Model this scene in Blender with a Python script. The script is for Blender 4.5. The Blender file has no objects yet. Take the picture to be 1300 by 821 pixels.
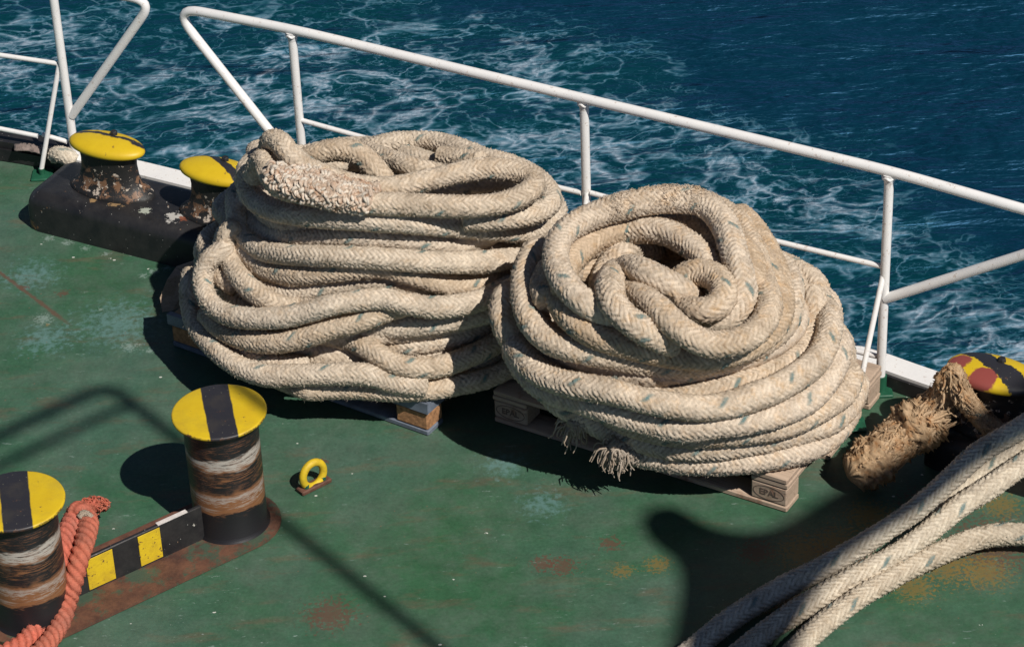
import bpy, math, random
import numpy as np
from math import radians, sin, cos, pi, tan, atan2
rng = np.random.default_rng(7)
random.seed(7)
sc = bpy.context.scene
COL = sc.collection

# ------------------------------------------------------------------ camera geometry (metres, deck = z 0)
TH = radians(33.5); RHO = radians(2.4); CAMH = 6.17; FP = 5495*tan(TH)
CAM = np.array([0, 0, CAMH])
FW = np.array([0, cos(TH), -sin(TH)]); R0 = np.array([1., 0, 0]); U0 = np.array([0, sin(TH), cos(TH)])
RV = cos(RHO)*R0 - sin(RHO)*U0; UV = cos(RHO)*U0 + sin(RHO)*R0

def ray(x, y):
    d = FW*FP + RV*(x-650) - UV*(y-410.5)
    return d/np.linalg.norm(d)
def un(x, y, z=0.0):
    d = ray(x, y)
    return CAM + d*((z-CAMH)/d[2])
def pr(p):
    v = np.asarray(p)-CAM; k = v@FW
    return np.array([650+FP*(v@RV)/k, 410.5-FP*(v@UV)/k])

# ------------------------------------------------------------------ object helpers
def link(o, parent=None):
    COL.objects.link(o)
    if parent is not None: o.parent = parent
    return o
def tag(o, label=None, cat=None, group=None, kind=None):
    if label: o['label'] = label
    if cat: o['category'] = cat
    if group: o['group'] = group
    if kind: o['kind'] = kind
    return o
def empty(name, loc=(0, 0, 0), rz=0.0):
    o = bpy.data.objects.new(name, None); link(o)
    o.location = tuple(float(v) for v in loc); o.rotation_euler = (0, 0, rz); o.empty_display_size = .1
    return o
def mesh_np(name, V, F4, mat, parent=None, attrs=None, smooth=True, F3=None, origin=None):
    """V (n,3); F4 (m,4) quads; F3 (k,3) triangles; attrs: name -> per-vertex float"""
    V = np.asarray(V, dtype=np.float32)
    me = bpy.data.meshes.new(name)
    n4 = 0 if F4 is None else len(F4); n3 = 0 if F3 is None else len(F3)
    me.vertices.add(len(V)); me.vertices.foreach_set('co', V.ravel())
    loops = []
    starts = []
    if n4: loops.append(np.asarray(F4, dtype=np.int32).ravel()); starts.append(np.arange(n4)*4)
    if n3: loops.append(np.asarray(F3, dtype=np.int32).ravel()); starts.append(np.arange(n3)*3 + n4*4)
    loops = np.concatenate(loops); starts = np.concatenate(starts).astype(np.int32)
    me.loops.add(len(loops)); me.loops.foreach_set('vertex_index', loops)
    me.polygons.add(n4+n3); me.polygons.foreach_set('loop_start', starts)
    me.polygons.foreach_set('use_smooth', np.full(n4+n3, smooth))
    me.update(calc_edges=True)
    if attrs:
        for k, a in attrs.items():
            at = me.attributes.new(k, 'FLOAT', 'POINT')
            at.data.foreach_set('value', np.asarray(a, dtype=np.float32))
    me.materials.append(mat)
    o = bpy.data.objects.new(name, me)
    return link(o, parent)

class MB:
    def __init__(s): s.v = []; s.f = []
    def add(s, vs, fs):
        b = len(s.v); s.v += [tuple(float(c) for c in v) for v in vs]; s.f += [tuple(b+i for i in f) for f in fs]
    def box(s, c, size, ax=None, bevel=0.0):
        """oriented box; ax = 3 axis vectors; bevelled edges along all sides through a simple chamfer"""
        c = np.asarray(c, float); hx, hy, hz = [v/2 for v in size]
        if ax is None: ax = np.eye(3)
        ax = [np.asarray(a, float) for a in ax]
        b = min(bevel, hx*.9, hy*.9, hz*.9)
        if b <= 0:
            vs = [c + ax[0]*sx*hx + ax[1]*sy*hy + ax[2]*sz*hz for sx in (-1, 1) for sy in (-1, 1) for sz in (-1, 1)]
            s.add(vs, [(0, 1, 3, 2), (4, 6, 7, 5), (0, 4, 5, 1), (2, 3, 7, 6), (0, 2, 6, 4), (1, 5, 7, 3)]); return
        ring = lambda dx, dy, z: [c + ax[0]*x + ax[1]*y + ax[2]*z for x, y in
               ((-dx, -dy+b), (-dx+b, -dy), (dx-b, -dy), (dx, -dy+b), (dx, dy-b), (dx-b, dy), (-dx+b, dy), (-dx, dy-b))]
        rings = [ring(hx-b, hy-b, -hz), ring(hx, hy, -hz+b), ring(hx, hy, hz-b), ring(hx-b, hy-b, hz)]
        vs = sum(rings, []); fs = []
        for k in range(3):
            for i in range(8):
                j = (i+1) % 8; fs.append((k*8+i, k*8+j, k*8+8+j, k*8+8+i))
        fs.append(tuple(range(7, -1, -1))); fs.append(tuple(range(24, 32)))
        s.add(vs, fs)
    def tube(s, pts, r, n=12, caps=True):
        P = np.asarray(pts, float); m = len(P)
        rr = np.full(m, r, float) if np.isscalar(r) else np.asarray(r, float)
        T = np.gradient(P, axis=0); T /= np.linalg.norm(T, axis=1)[:, None]
        up = np.array([0, 0, 1.]) if abs(T[0][2]) < .9 else np.array([1., 0, 0])
        N = np.cross(T[0], up); N /= np.linalg.norm(N)
        vs = []
        for i in range(m):
            N = N - T[i]*(N@T[i]); N /= np.linalg.norm(N); B = np.cross(T[i], N)
            for k in range(n):
                a = 2*pi*k/n; vs.append(P[i] + rr[i]*(cos(a)*N + sin(a)*B))
        fs = [(i*n+k, i*n+(k+1) % n, (i+1)*n+(k+1) % n, (i+1)*n+k) for i in range(m-1) for k in range(n)]
        if caps: fs += [tuple(range(n-1, -1, -1)), tuple(range((m-1)*n, m*n))]
        s.add(vs, fs)
    def lathe(s, prof, c=(0, 0, 0), n=64, sx=1.0, sy=1.0, rz=0.0):
        vs = []
        for r, z in prof:
            for k in range(n):
                a = 2*pi*k/n; x = r*cos(a)*sx; y = r*sin(a)*sy
                vs.append((c[0]+x*cos(rz)-y*sin(rz), c[1]+x*sin(rz)+y*cos(rz), c[2]+z))
        m = len(prof)
        fs = [(i*n+k, i*n+(k+1) % n, (i+1)*n+(k+1) % n, (i+1)*n+k) for i in range(m-1) for k in range(n)]
        fs += [tuple(range(n-1, -1, -1)), tuple(range((m-1)*n, m*n))]
        s.add(vs, fs)
    def prism(s, poly, z0, z1):
        n = len(poly); vs = [(p[0], p[1], z0) for p in poly] + [(p[0], p[1], z1) for p in poly]
        s.add(vs, [tuple(range(n-1, -1, -1)), tuple(range(n, 2*n))] + [(i, (i+1) % n, n+(i+1) % n, n+i) for i in range(n)])
    def build(s, name, mat, parent=None, smooth=True, sharp=35):
        me = bpy.data.meshes.new(name); me.from_pydata(s.v, [], s.f)
        me.materials.append(mat)
        if smooth:
            me.polygons.foreach_set('use_smooth', [True]*len(me.polygons))
            me.set_sharp_from_angle(angle=radians(sharp))
        me.update()
        return link(bpy.data.objects.new(name, me), parent)

def spline(P, ds):
    """Catmull-Rom through control points then resample at even spacing"""
    P = np.asarray(P, float)
    Q = np.vstack([2*P[0]-P[1], P, 2*P[-1]-P[-2]]); out = []
    for i in range(1, len(Q)-2):
        p0, p1, p2, p3 = Q[i-1:i+3]
        t = np.linspace(0, 1, 16, endpoint=False)[:, None]
        out.append(.5*((2*p1)+(-p0+p2)*t+(2*p0-5*p1+4*p2-p3)*t**2+(-p0+3*p1-3*p2+p3)*t**3))
    out.append(Q[-2][None]); out = np.vstack(out)
    return resample(out, ds)
def resample(out, ds):
    L = np.r_[0, np.cumsum(np.linalg.norm(np.diff(out, axis=0), axis=1))]
    n = max(3, int(L[-1]/ds)+1); t = np.linspace(0, L[-1], n)
    return np.stack([np.interp(t, L, out[:, k]) for k in range(out.shape[1])], 1)
def smooth_line(P, it=2, closed=False):
    P = P.copy()
    for _ in range(it):
        if closed: P = .5*P + .25*(np.roll(P, 1, 0)+np.roll(P, -1, 0))
        else: P[1:-1] = .5*P[1:-1] + .25*(P[:-2]+P[2:])
    return P

# ------------------------------------------------------------------ materials
class NT:
    def __init__(s, name):
        s.m = bpy.data.materials.new(name); s.m.use_nodes = True
        s.t = s.m.node_tree; s.n = s.t.nodes; s.l = s.t.links
        s.b = s.n['Principled BSDF']; s.out = s.n['Material Output']
        s._tc = None
    def coord(s, kind='Object'):
        if s._tc is None: s._tc = s.n.new('ShaderNodeTexCoord')
        return s._tc.outputs[kind]
    def geo(s): return s.n.new('ShaderNodeNewGeometry').outputs['Position']
    def mapping(s, vec, scale=(1, 1, 1), loc=(0, 0, 0), rot=(0, 0, 0)):
        m = s.n.new('ShaderNodeMapping'); s.l.new(vec, m.inputs['Vector'])
        m.inputs['Scale'].default_value = scale; m.inputs['Location'].default_value = loc; m.inputs['Rotation'].default_value = rot
        return m.outputs[0]
    def noise(s, vec, scale, detail=4, rough=.55, dist=0.0, out=0):
        n = s.n.new('ShaderNodeTexNoise'); s.l.new(vec, n.inputs['Vector'])
        n.inputs['Scale'].default_value = scale; n.inputs['Detail'].default_value = detail
        n.inputs['Roughness'].default_value = rough; n.inputs['Distortion'].default_value = dist
        return n.outputs[out]
    def voro(s, vec, scale, feature='F1', out='Distance'):
        n = s.n.new('ShaderNodeTexVoronoi'); n.feature = feature; s.l.new(vec, n.inputs['Vector'])
        n.inputs['Scale'].default_value = scale
        return n.outputs[out]
    def ramp(s, fac, stops, interp='LINEAR'):
        r = s.n.new('ShaderNodeValToRGB'); s.l.new(fac, r.inputs[0]); e = r.color_ramp.elements; r.color_ramp.interpolation = interp
        while len(e) < len(stops): e.new(.5)
        for el, (p, c) in zip(e, stops):
            el.position = p; el.color = (c, c, c, 1) if not isinstance(c, tuple) else (*c, 1)
        return r.outputs[0]
    def math(s, op, a, b=None, c=None, clamp=False):
        m = s.n.new('ShaderNodeMath'); m.operation = op; m.use_clamp = clamp
        for i, v in enumerate((a, b, c)):
            if v is None: continue
            if isinstance(v, (int, float)): m.inputs[i].default_value = v
            else: s.l.new(v, m.inputs[i])
        return m.outputs[0]
    def vmath(s, op, a, b=None, scale=None):
        m = s.n.new('ShaderNodeVectorMath'); m.operation = op
        for i, v in enumerate((a, b)):
            if v is None: continue
            if isinstance(v, tuple): m.inputs[i].default_value = v
            else: s.l.new(v, m.inputs[i])
        if scale is not None: m.inputs['Scale'].default_value = scale
        return m.outputs[1] if op in ('LENGTH', 'DISTANCE', 'DOT_PRODUCT') else m.outputs[0]
    def mix(s, fac, a, b, mode='MIX'):
        m = s.n.new('ShaderNodeMix'); m.data_type = 'RGBA'; m.blend_type = mode; m.clamp_factor = True
        for i, v in ((0, fac), (6, a), (7, b)):
            if isinstance(v, (int, float)): m.inputs[i].default_value = v
            elif isinstance(v, tuple): m.inputs[i].default_value = (*v, 1)
            else: s.l.new(v, m.inputs[i])
        return m.outputs[2]
    def sep(s, vec):
        m = s.n.new('ShaderNodeSeparateXYZ'); s.l.new(vec, m.inputs[0]); return m.outputs
    def attr(s, name):
        a = s.n.new('ShaderNodeAttribute'); a.attribute_name = name; return a.outputs['Fac']
    def bump(s, h, strength=.5, dist=.01, normal=None):
        b = s.n.new('ShaderNodeBump'); s.l.new(h, b.inputs['Height'])
        b.inputs['Strength'].default_value = strength; b.inputs['Distance'].default_value = dist
        if normal is not None: s.l.new(normal, b.inputs['Normal'])
        s.l.new(b.outputs[0], s.b.inputs['Normal']); return b.outputs[0]
    def set(s, **k):
        for n, v in k.items():
            n = {'color': 'Base Color', 'rough': 'Roughness', 'metal': 'Metallic', 'spec': 'Specular IOR Level', 'sheen': 'Sheen Weight'}[n]
            if isinstance(v, (int, float)): s.b.inputs[n].default_value = v
            elif isinstance(v, tuple): s.b.inputs[n].default_value = (*v, 1)
            else: s.l.new(v, s.b.inputs[n])
        return s.m

def mat_rope(name, base=(.60, .505, .40), warm=(.50, .34, .20), dirt=(.24, .19, .14), warmth=.45, tr=(.045, .13, .14)):
    m = NT(name); g = m.geo()
    big = m.noise(g, 5.5, 4, .6); fine = m.noise(g, 90, 5, .7); mid = m.noise(m.mapping(g, loc=(3, 7, 1)), 22, 4, .65)
    c = m.mix(m.ramp(big, [(.38, 0.), (.68, 1.)]), base, tuple(.94*a+.06*b for a, b in zip(base, (.42, .42, .42))))
    c = m.mix(m.math('MULTIPLY', m.ramp(mid, [(.50, 0.), (.70, 1.)]), warmth), c, warm)
    c = m.mix(m.math('MULTIPLY', m.ramp(m.noise(m.mapping(g, loc=(9, 2, 5)), 9, 5, .7), [(.47, 0.), (.68, 1.)]), .55), c, dirt)
    c = m.mix(m.math('MULTIPLY', m.attr('tone'), .34), c, tuple(.80*a for a in warm))
    c = m.mix(m.math('MULTIPLY', m.attr('tone'), -.30), c, tuple(min(.66, a*1.02+.05*b) for a, b in zip(base, (1, 1, 1.3))))
    c = m.mix(m.math('MULTIPLY', m.attr('cav'), .80), c, tuple(.26*x*y for x, y in zip(base, (1., .84, .68))))  # dirt and shade of the braid grooves, painted into the colour
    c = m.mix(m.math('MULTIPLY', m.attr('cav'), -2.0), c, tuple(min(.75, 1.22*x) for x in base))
    c = m.mix(m.math('MULTIPLY', m.attr('tracer'), m.ramp(fine, [(.3, .45), (.6, .9)])), c, tr)
    v = m.ramp(fine, [(.25, .72), (.75, 1.22)])
    c = m.mix(1.0, c, v, 'MULTIPLY')
    m.set(color=c, rough=.95, spec=.12)
    m.bump(m.noise(g, 240, 4, .75), .55, .0035)
    return m.m
M = {}
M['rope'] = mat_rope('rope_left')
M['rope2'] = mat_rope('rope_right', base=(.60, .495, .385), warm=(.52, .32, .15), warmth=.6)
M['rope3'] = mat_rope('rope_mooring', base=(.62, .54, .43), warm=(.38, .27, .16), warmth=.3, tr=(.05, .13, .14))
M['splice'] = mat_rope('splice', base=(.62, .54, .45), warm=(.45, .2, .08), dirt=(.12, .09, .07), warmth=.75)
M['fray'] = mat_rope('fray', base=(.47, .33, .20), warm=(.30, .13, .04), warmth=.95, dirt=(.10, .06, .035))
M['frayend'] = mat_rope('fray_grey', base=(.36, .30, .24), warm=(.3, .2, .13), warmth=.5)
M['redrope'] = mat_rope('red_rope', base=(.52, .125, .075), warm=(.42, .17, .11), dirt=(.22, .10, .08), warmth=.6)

def paint_white():
    m = NT('white_paint'); g = m.geo()
    c = m.mix(m.ramp(m.noise(g, 60, 5, .7), [(.60, 0.), (.66, .75)]), (.76, .74, .72), (.45, .34, .27))
    c = m.mix(m.ramp(m.noise(g, 9, 3), [(.4, 0.), (.7, .35)]), c, (.62, .61, .62))
    m.bump(m.noise(g, 150, 3), .15, .002)
    return m.set(color=c, rough=.42)
M['white'] = paint_white()
def mat_plain(name, col, rough=.6, var=.25, scale=25, metal=0.0, bump=.2):
    m = NT(name); g = m.geo()
    n = m.noise(g, scale, 5, .65)
    c = m.mix(1.0, col, m.ramp(n, [(.3, 1-var), (.7, 1+var)]), 'MULTIPLY')
    m.bump(m.noise(g, scale*5, 4), bump, .003)
    return m.set(color=c, rough=rough, metal=metal)
M['green'] = mat_plain('green_paint', (.012, .085, .045), .5)
def stain(m, g, c, spots, colour, nscale=7, amp=.5, thr=.5, soft=.05, op=.7):
    nscale *= 2.2; soft *= 4
    for (x, y, r, *z) in spots:
        d = m.vmath('DISTANCE', g, (x, y, z[0] if z else 0.0))
        f = m.math('SUBTRACT', 1.0, m.math('DIVIDE', d, r))
        f = m.math('ADD', f, m.math('MULTIPLY', m.math('SUBTRACT', m.noise(g, nscale, 6, .72), .5), amp*4))
        c = m.mix(m.ramp(f, [(thr, 0.), (thr+soft, op)]), c, colour)
    return c
def mat_black():
    m = NT('black_paint'); g = m.geo()
    n = m.noise(g, 12, 5, .7)
    c = m.mix(m.ramp(n, [(.35, 0.), (.7, 1.)]), (.010, .010, .012), (.028, .026, .026))
    chip = m.math('MULTIPLY', m.ramp(m.noise(m.mapping(g, loc=(4, 4, 2)), 26, 6, .72), [(.66, 0.), (.675, 1.)]), 1.0)
    c = m.mix(chip, c, m.mix(m.ramp(m.noise(g, 40), [(.45, 0.), (.55, 1.)]), (.24, .12, .05), (.42, .40, .36)))
    sp = m.ramp(m.voro(g, 38), [(.045, 1.), (.07, 0.)])
    c = m.mix(sp, c, (.35, .34, .32))
    for (px_, py_, z_, r, cc) in ((222, 277, .17, .075, (.42, .40, .37)), (232, 281, .165, .045, (.19, .06, .03)), (185, 268, .172, .05, (.36, .38, .32)), (150, 258, .172, .06, (.28, .18, .09)), (120, 254, .172, .04, (.30, .19, .09)), (40, 288, .02, .05, (.22, .10, .04))):
        p = un(px_, py_, z_); c = stain(m, g, c, [(p[0], p[1], r, z_)], cc, 14, .55, .55, .01, .95)
    m.bump(m.noise(g, 60, 5), .3, .003)
    return m.set(color=c, rough=.45)
M['black'] = mat_black()
def mat_mushroom_body():
    m = NT('mushroom_body'); g = m.coord('Object'); z = m.sep(g)[2]
    n = m.noise(g, 22, 6, .72, .6)
    zz = m.ramp(z, [(0.0, .04), (.03, .10), (.06, .13), (.10, .10), (.16, .02), (.26, .0)])
    f = m.math('ADD', m.math('MULTIPLY', n, 1.), zz)
    c = m.mix(m.ramp(f, [(.63, 0.), (.66, 1.)]), (.014, .013, .013), (.17, .09, .05))
    c = m.mix(m.ramp(m.math('ADD', m.noise(m.mapping(g, loc=(3, 1, 8)), 30, 6, .7), zz), [(.68, 0.), (.71, 1.)]), c, (.50, .42, .35))
    m.bump(n, .6, .006)
    return m.set(color=c, rough=.55)
M['mbody'] = mat_mushroom_body()
def mat_bollard_body():
    m = NT('bollard_body'); g = m.coord('Object'); z = m.sep(g)[2]
    w = m.noise(m.mapping(g, scale=(1, 1, 3.0)), 7, 4, .6)
    zd = m.math('ADD', z, m.math('MULTIPLY', m.math('SUBTRACT', w, .5), .13))
    streak = m.noise(m.mapping(g, scale=(3, 3, 45)), 3.2, 5, .7)
    BK = (.011, .010, .012); RU = (.21, .092, .04); WH = (.40, .36, .32); DR = (.06, .032, .022)
    c = m.ramp(m.math('MULTIPLY', zd, 2.0), [(.0, BK), (.235, BK), (.25, RU), (.36, RU), (.375, (.34, .29, .26)), (.42, RU), (.45, BK), (.60, BK), (.635, RU), (.665, WH), (.70, WH), (.73, BK), (1., BK)])
    c = m.mix(m.ramp(streak, [(.53, 0.), (.56, 1.)]), c, m.ramp(m.math('MULTIPLY', zd, 2.0), [(.0, BK), (.245, BK), (.26, RU), (.35, (.34, .28, .24)), (.40, RU), (.45, DR), (.50, BK), (.56, RU), (.60, BK), (.66, (.42, .35, .30)), (.70, BK), (1., BK)]))
    c = m.mix(m.ramp(m.noise(m.mapping(g, scale=(1, 1, 14)), 18, 5, .75), [(.55, 0.), (.60, .9)]), c, m.mix(m.ramp(zd, [(.10, 1.), (.13, 0.)]), (.14, .06, .03), BK))
    c = m.mix(m.ramp(zd, [(.108, 1.), (.118, 0.)]), c, BK)
    m.bump(streak, .25, .003)
    return m.set(color=c, rough=.42)
M['bbody'] = mat_bollard_body()
YEL = (.62, .43, .012)
def mat_cap(name, stripe_half, patch=None, stripe_pos=0.0, wob=.012, chips=.66, rot=0.0, rim=0.0):
    """yellow paint, a black stripe along local Y, worn edges"""
    m = NT(name); g = m.coord('Object'); s = m.sep(g)
    n = m.noise(g, 14, 5, .65)
    xr = m.vmath('DOT_PRODUCT', g, (cos(rot), sin(rot), 0.0))
    x = m.math('ADD', xr, m.math('MULTIPLY', m.math('SUBTRACT', n, .5), wob*2))
    ax = m.math('ABSOLUTE', m.math('SUBTRACT', x, stripe_pos))
    c = m.mix(m.ramp(n, [(.3, 0.), (.7, 1.)]), YEL, (.56, .37, .010))
    if patch:
        for (px_, py_, r) in patch:
            d = m.vmath('DISTANCE', g, (px_, py_, .038))
            d = m.math('ADD', d, m.math('MULTIPLY', m.math('SUBTRACT', m.noise(g, 16, 3), .5), .07))
            c = m.mix(m.ramp(d, [(r, 1.), (r+.004, 0.)]), c, (.25, .055, .045))
    c = m.mix(m.ramp(ax, [(stripe_half, 1.), (stripe_half+.002, 0.)]), c, m.mix(m.ramp(m.voro(g, 60), [(.06, 1.), (.09, 0.)]), (.022, .021, .026), (.3, .28, .2)))
    chip = m.ramp(m.noise(m.mapping(g, loc=(2, 9, 4)), 40, 6, .7), [(chips, 0.), (chips+.02, 1.)])
    c = m.mix(chip, c, (.12, .055, .03))
    if rim:
        rad = m.vmath('LENGTH', m.vmath('MULTIPLY', g, (1., 1., 0.)))
        rd = m.math('ADD', rad, m.math('MULTIPLY', m.math('SUBTRACT', m.noise(g, 22, 5, .75), .5), .03))
        c = m.mix(m.ramp(rd, [(rim-.0005, 0.), (rim+.0005, 1.)]), c, m.mix(m.ramp(n, [(.45, 0.), (.55, 1.)]), (.10, .045, .025), (.03, .02, .018)))
        c = m.mix(m.math('MULTIPLY', m.ramp(m.noise(m.mapping(g, loc=(1, 7, 2)), 9, 5, .7), [(.48, 0.), (.66, 1.)]), .18), c, (.10, .08, .05))
    m.bump(m.noise(g, 45, 4), .18, .003)
    return m.set(color=c, rough=.5)
M['cap'] = mat_cap('bollard_cap', .048, wob=.005, chips=.67, rim=.166)
M['mcap1'] = mat_cap('mushroom_cap_left', .011, stripe_pos=.030, wob=.03, rot=radians(92), chips=.65)
M['mcap2'] = mat_cap('mushroom_cap_right', .016, stripe_pos=.025, wob=.015, rot=radians(60))
M['rust'] = mat_plain('rust', (.105, .045, .028), .75, .5, 18, bump=.5)
def mat_rustdeck():
    m = NT('rust_over_green'); g = m.geo()
    c = m.mix(m.ramp(m.noise(g, 16, 6, .7), [(.35, 0.), (.65, 1.)]), (.060, .026, .018), (.14, .062, .035))
    c = m.mix(m.ramp(m.noise(m.mapping(g, loc=(5, 1, 0)), 7, 6, .72), [(.50, 0.), (.58, .8)]), c, (.030, .075, .048))
    m.bump(m.noise(g, 60, 5), .5, .004); return m.set(color=c, rough=.7)
M['rust_green'] = mat_rustdeck()
M['rustwood'] = mat_plain('rusty_block', (.33, .165, .075), .9, .55, 55, bump=.9)
M['steel'] = mat_plain('blue_grey_steel', (.13, .15, .19), .5, .3, 30)
def mat_wood(name, a, b, stain=(.10, .05, .03), sc_=1.0):
    m = NT(name); g = m.coord('Object')
    n = m.noise(m.mapping(g, scale=(2.0, 26, 26)), 3.5*sc_, 6, .65, .4)
    c = m.mix(m.ramp(n, [(.3, 0.), (.7, 1.)]), a, b)
    c = m.mix(m.ramp(m.noise(g, 7, 5, .7), [(.56, 0.), (.68, .85)]), c, stain)
    c = m.mix(m.ramp(m.noise(m.mapping(g, scale=(1, 40, 40)), 5, 3), [(.60, 0.), (.66, .55)]), c, (.08, .06, .05))
    m.bump(n, .5, .003)
    return m.set(color=c, rough=.85, spec=.2)
M['wood1'] = mat_wood('wood_warm', (.42, .27, .16), (.30, .19, .11))
M['wood2'] = mat_wood('wood_grey', (.44, .33, .25), (.33, .245, .18), stain=(.20, .10, .06))
def mat_worn_yellow():
    m = NT('worn_yellow'); g = m.geo()
    c = m.mix(m.ramp(m.noise(g, 25, 5, .7), [(.4, 0.), (.7, .6)]), YEL, (.38, .24, .02))
    c = m.mix(m.ramp(m.noise(m.mapping(g, loc=(3, 1, 1)), 42, 6, .75), [(.60, 0.), (.625, 1.)]), c, (.10, .045, .025))
    m.bump(m.noise(g, 80, 4), .35, .003); return m.set(color=c, rough=.6)
M['stripe_y'] = mat_worn_yellow()
M['ink'] = mat_plain('stamp_ink', (.12, .08, .06), .8, .1, 50)
M['skin_dark'] = mat_plain('dark_wood', (.16, .11, .08), .8, .3, 25)
M['paint_bare'] = mat_plain('worn_paint', (.6, .55, .52), .6, .2, 50)
M['rag'] = mat_plain('rag', (.22, .17, .15), .9, .4, 25, bump=.8)
M['slab'] = mat_plain('slab', (.3, .3, .3), .9, .1, 10)

def mat_deck():
    m = NT('deck_paint'); g = m.geo()
    n1 = m.noise(g, 1.1, 5, .6); n2 = m.noise(g, 5, 6, .7)
    c = m.mix(m.ramp(n1, [(.35, 0.), (.65, 1.)]), (.031, .098, .047), (.054, .112, .078))
    c = m.mix(m.ramp(n2, [(.42, 0.), (.72, .8)]), c, (.080, .118, .088))
    rot = m.mapping(g, rot=(0, 0, .35), scale=(1, 3.2, 1))
    c = m.mix(m.ramp(m.noise(rot, 3.0, 6, .7), [(.54, 0.), (.70, .65)]), c, (.115, .085, .055))
    c = m.mix(m.ramp(m.noise(m.mapping(g, scale=(2, 6, 1), rot=(0, 0, .15), loc=(5, 3, 0)), 5, 6, .75), [(.64, 0.), (.70, .55)]), c, (.24, .30, .28))
    c = m.mix(1.0, c, m.ramp(m.noise(g, 70, 5, .75), [(.3, .80), (.7, 1.18)]), 'MULTIPLY')
    c = m.mix(1.0, c, m.ramp(m.noise(g, 9, 5, .7), [(.3, .82), (.7, 1.15)]), 'MULTIPLY')
    # bluish worn patches
    for (px_, py_, r) in ((640, 590, .22), (690, 640, .22), (150, 410, .45), (60, 430, .3), (40, 350, .3)):
        p = un(px_, py_); c = stain(m, g, c, [(p[0], p[1], r)], (.11, .21, .20), 16, .55, .62, .10)
    for (px_, py_, r) in ((715, 718, .12), (690, 715, .10), (775, 690, .09), (1260, 690, .35), (1180, 640, .25), (1080, 720, .3), (1000, 760, .2), (960, 700, .15), (80, 372, .06), (30, 365, .05), (410, 585, .05), (420, 780, .2)):
        p = un(px_, py_); c = stain(m, g, c, [(p[0], p[1], r)], (.11, .05, .035), 30, .6, .60, .03, .7)
    for (px_, py_, r) in ((835, 716, .12), (790, 724, .10), (1105, 655, .24), (1060, 690, .25), (1020, 700, .25), (1200, 715, .3), (1270, 640, .2), (1250, 725, .25), (1160, 745, .2), (60, 412, .03)):
        p = un(px_, py_); c = stain(m, g, c, [(p[0], p[1], r)], (.20, .125, .03), 34, .62, .66, .03, .6)
    for (px_, py_, r) in ((62, 303, .06), (85, 308, .06), (108, 315, .05), (135, 322, .04), (212, 340, .05), (165, 440, .09), (195, 345, .06), (182, 350, .05), (55, 405, .10), (128, 393, .03), (190, 445, .05)):
        p = un(px_, py_); c = stain(m, g, c, [(p[0], p[1], r)], (.25, .32, .29), 34, .6, .60, .08, .55)
    # seam line with rust on the left of the deck
    a = un(0, 346); b = un(115, 432); d = (b-a)[:2]; L = np.hypot(*d); nrm = np.array([-d[1], d[0]])/L
    dist = m.math('ABSOLUTE', m.math('SUBTRACT', m.vmath('DOT_PRODUCT', g, (float(nrm[0]), float(nrm[1]), 0.0)), float(nrm@a[:2])))
    along = m.vmath('DOT_PRODUCT', g, (float(d[0]/L), float(d[1]/L), 0.0))
    am = m.ramp(m.math('SUBTRACT', along, float((a[:2]@d)/L)), [(0.0, 1.), (.42, 1.), (.55, 0.)])
    dn = m.math('ADD', dist, m.math('MULTIPLY', m.math('SUBTRACT', m.noise(g, 18, 5, .8), .5), .03))
    c = m.mix(m.math('MULTIPLY', m.ramp(dn, [(.004, .8), (.012, 0.)]), am), c, (.11, .06, .04))
    # pale scuffs and salt flecks
    sc1 = m.noise(m.mapping(g, scale=(6, 22, 1), rot=(0, 0, -.45)), 2.4, 6, .8)
    c = m.mix(m.math('MULTIPLY', m.ramp(sc1, [(.62, 0.), (.67, 1.)]), m.ramp(m.noise(g, 1.3, 3), [(.45, .15), (.62, .8)])), c, (.34, .40, .38))
    fl = m.voro(m.mapping(g, scale=(1, 1.4, 1)), 8.5)
    c = m.mix(m.math('MULTIPLY', m.ramp(fl, [(.045, 1.), (.06, 0.)]), m.ramp(m.noise(g, 30, 2), [(.46, 0.), (.48, .9)])), c, (.6, .6, .55))
    fl = m.voro(m.mapping(g, loc=(3, 3, 0)), 22)
    c = m.mix(m.math('MULTIPLY', m.ramp(fl, [(.05, 1.), (.08, 0.)]), m.ramp(m.noise(g, 4, 3), [(.52, 0.), (.58, .8)])), c, (.16, .10, .06))
    m.bump(m.math('ADD', m.noise(g, 28, 5, .6), m.math('MULTIPLY', m.noise(g, 3, 3), 3.)), .22, .004)
    r = m.ramp(n2, [(.3, .42), (.7, .62)])
    return m.set(color=c, rough=r, spec=.4)
M['deck'] = mat_deck()

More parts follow.
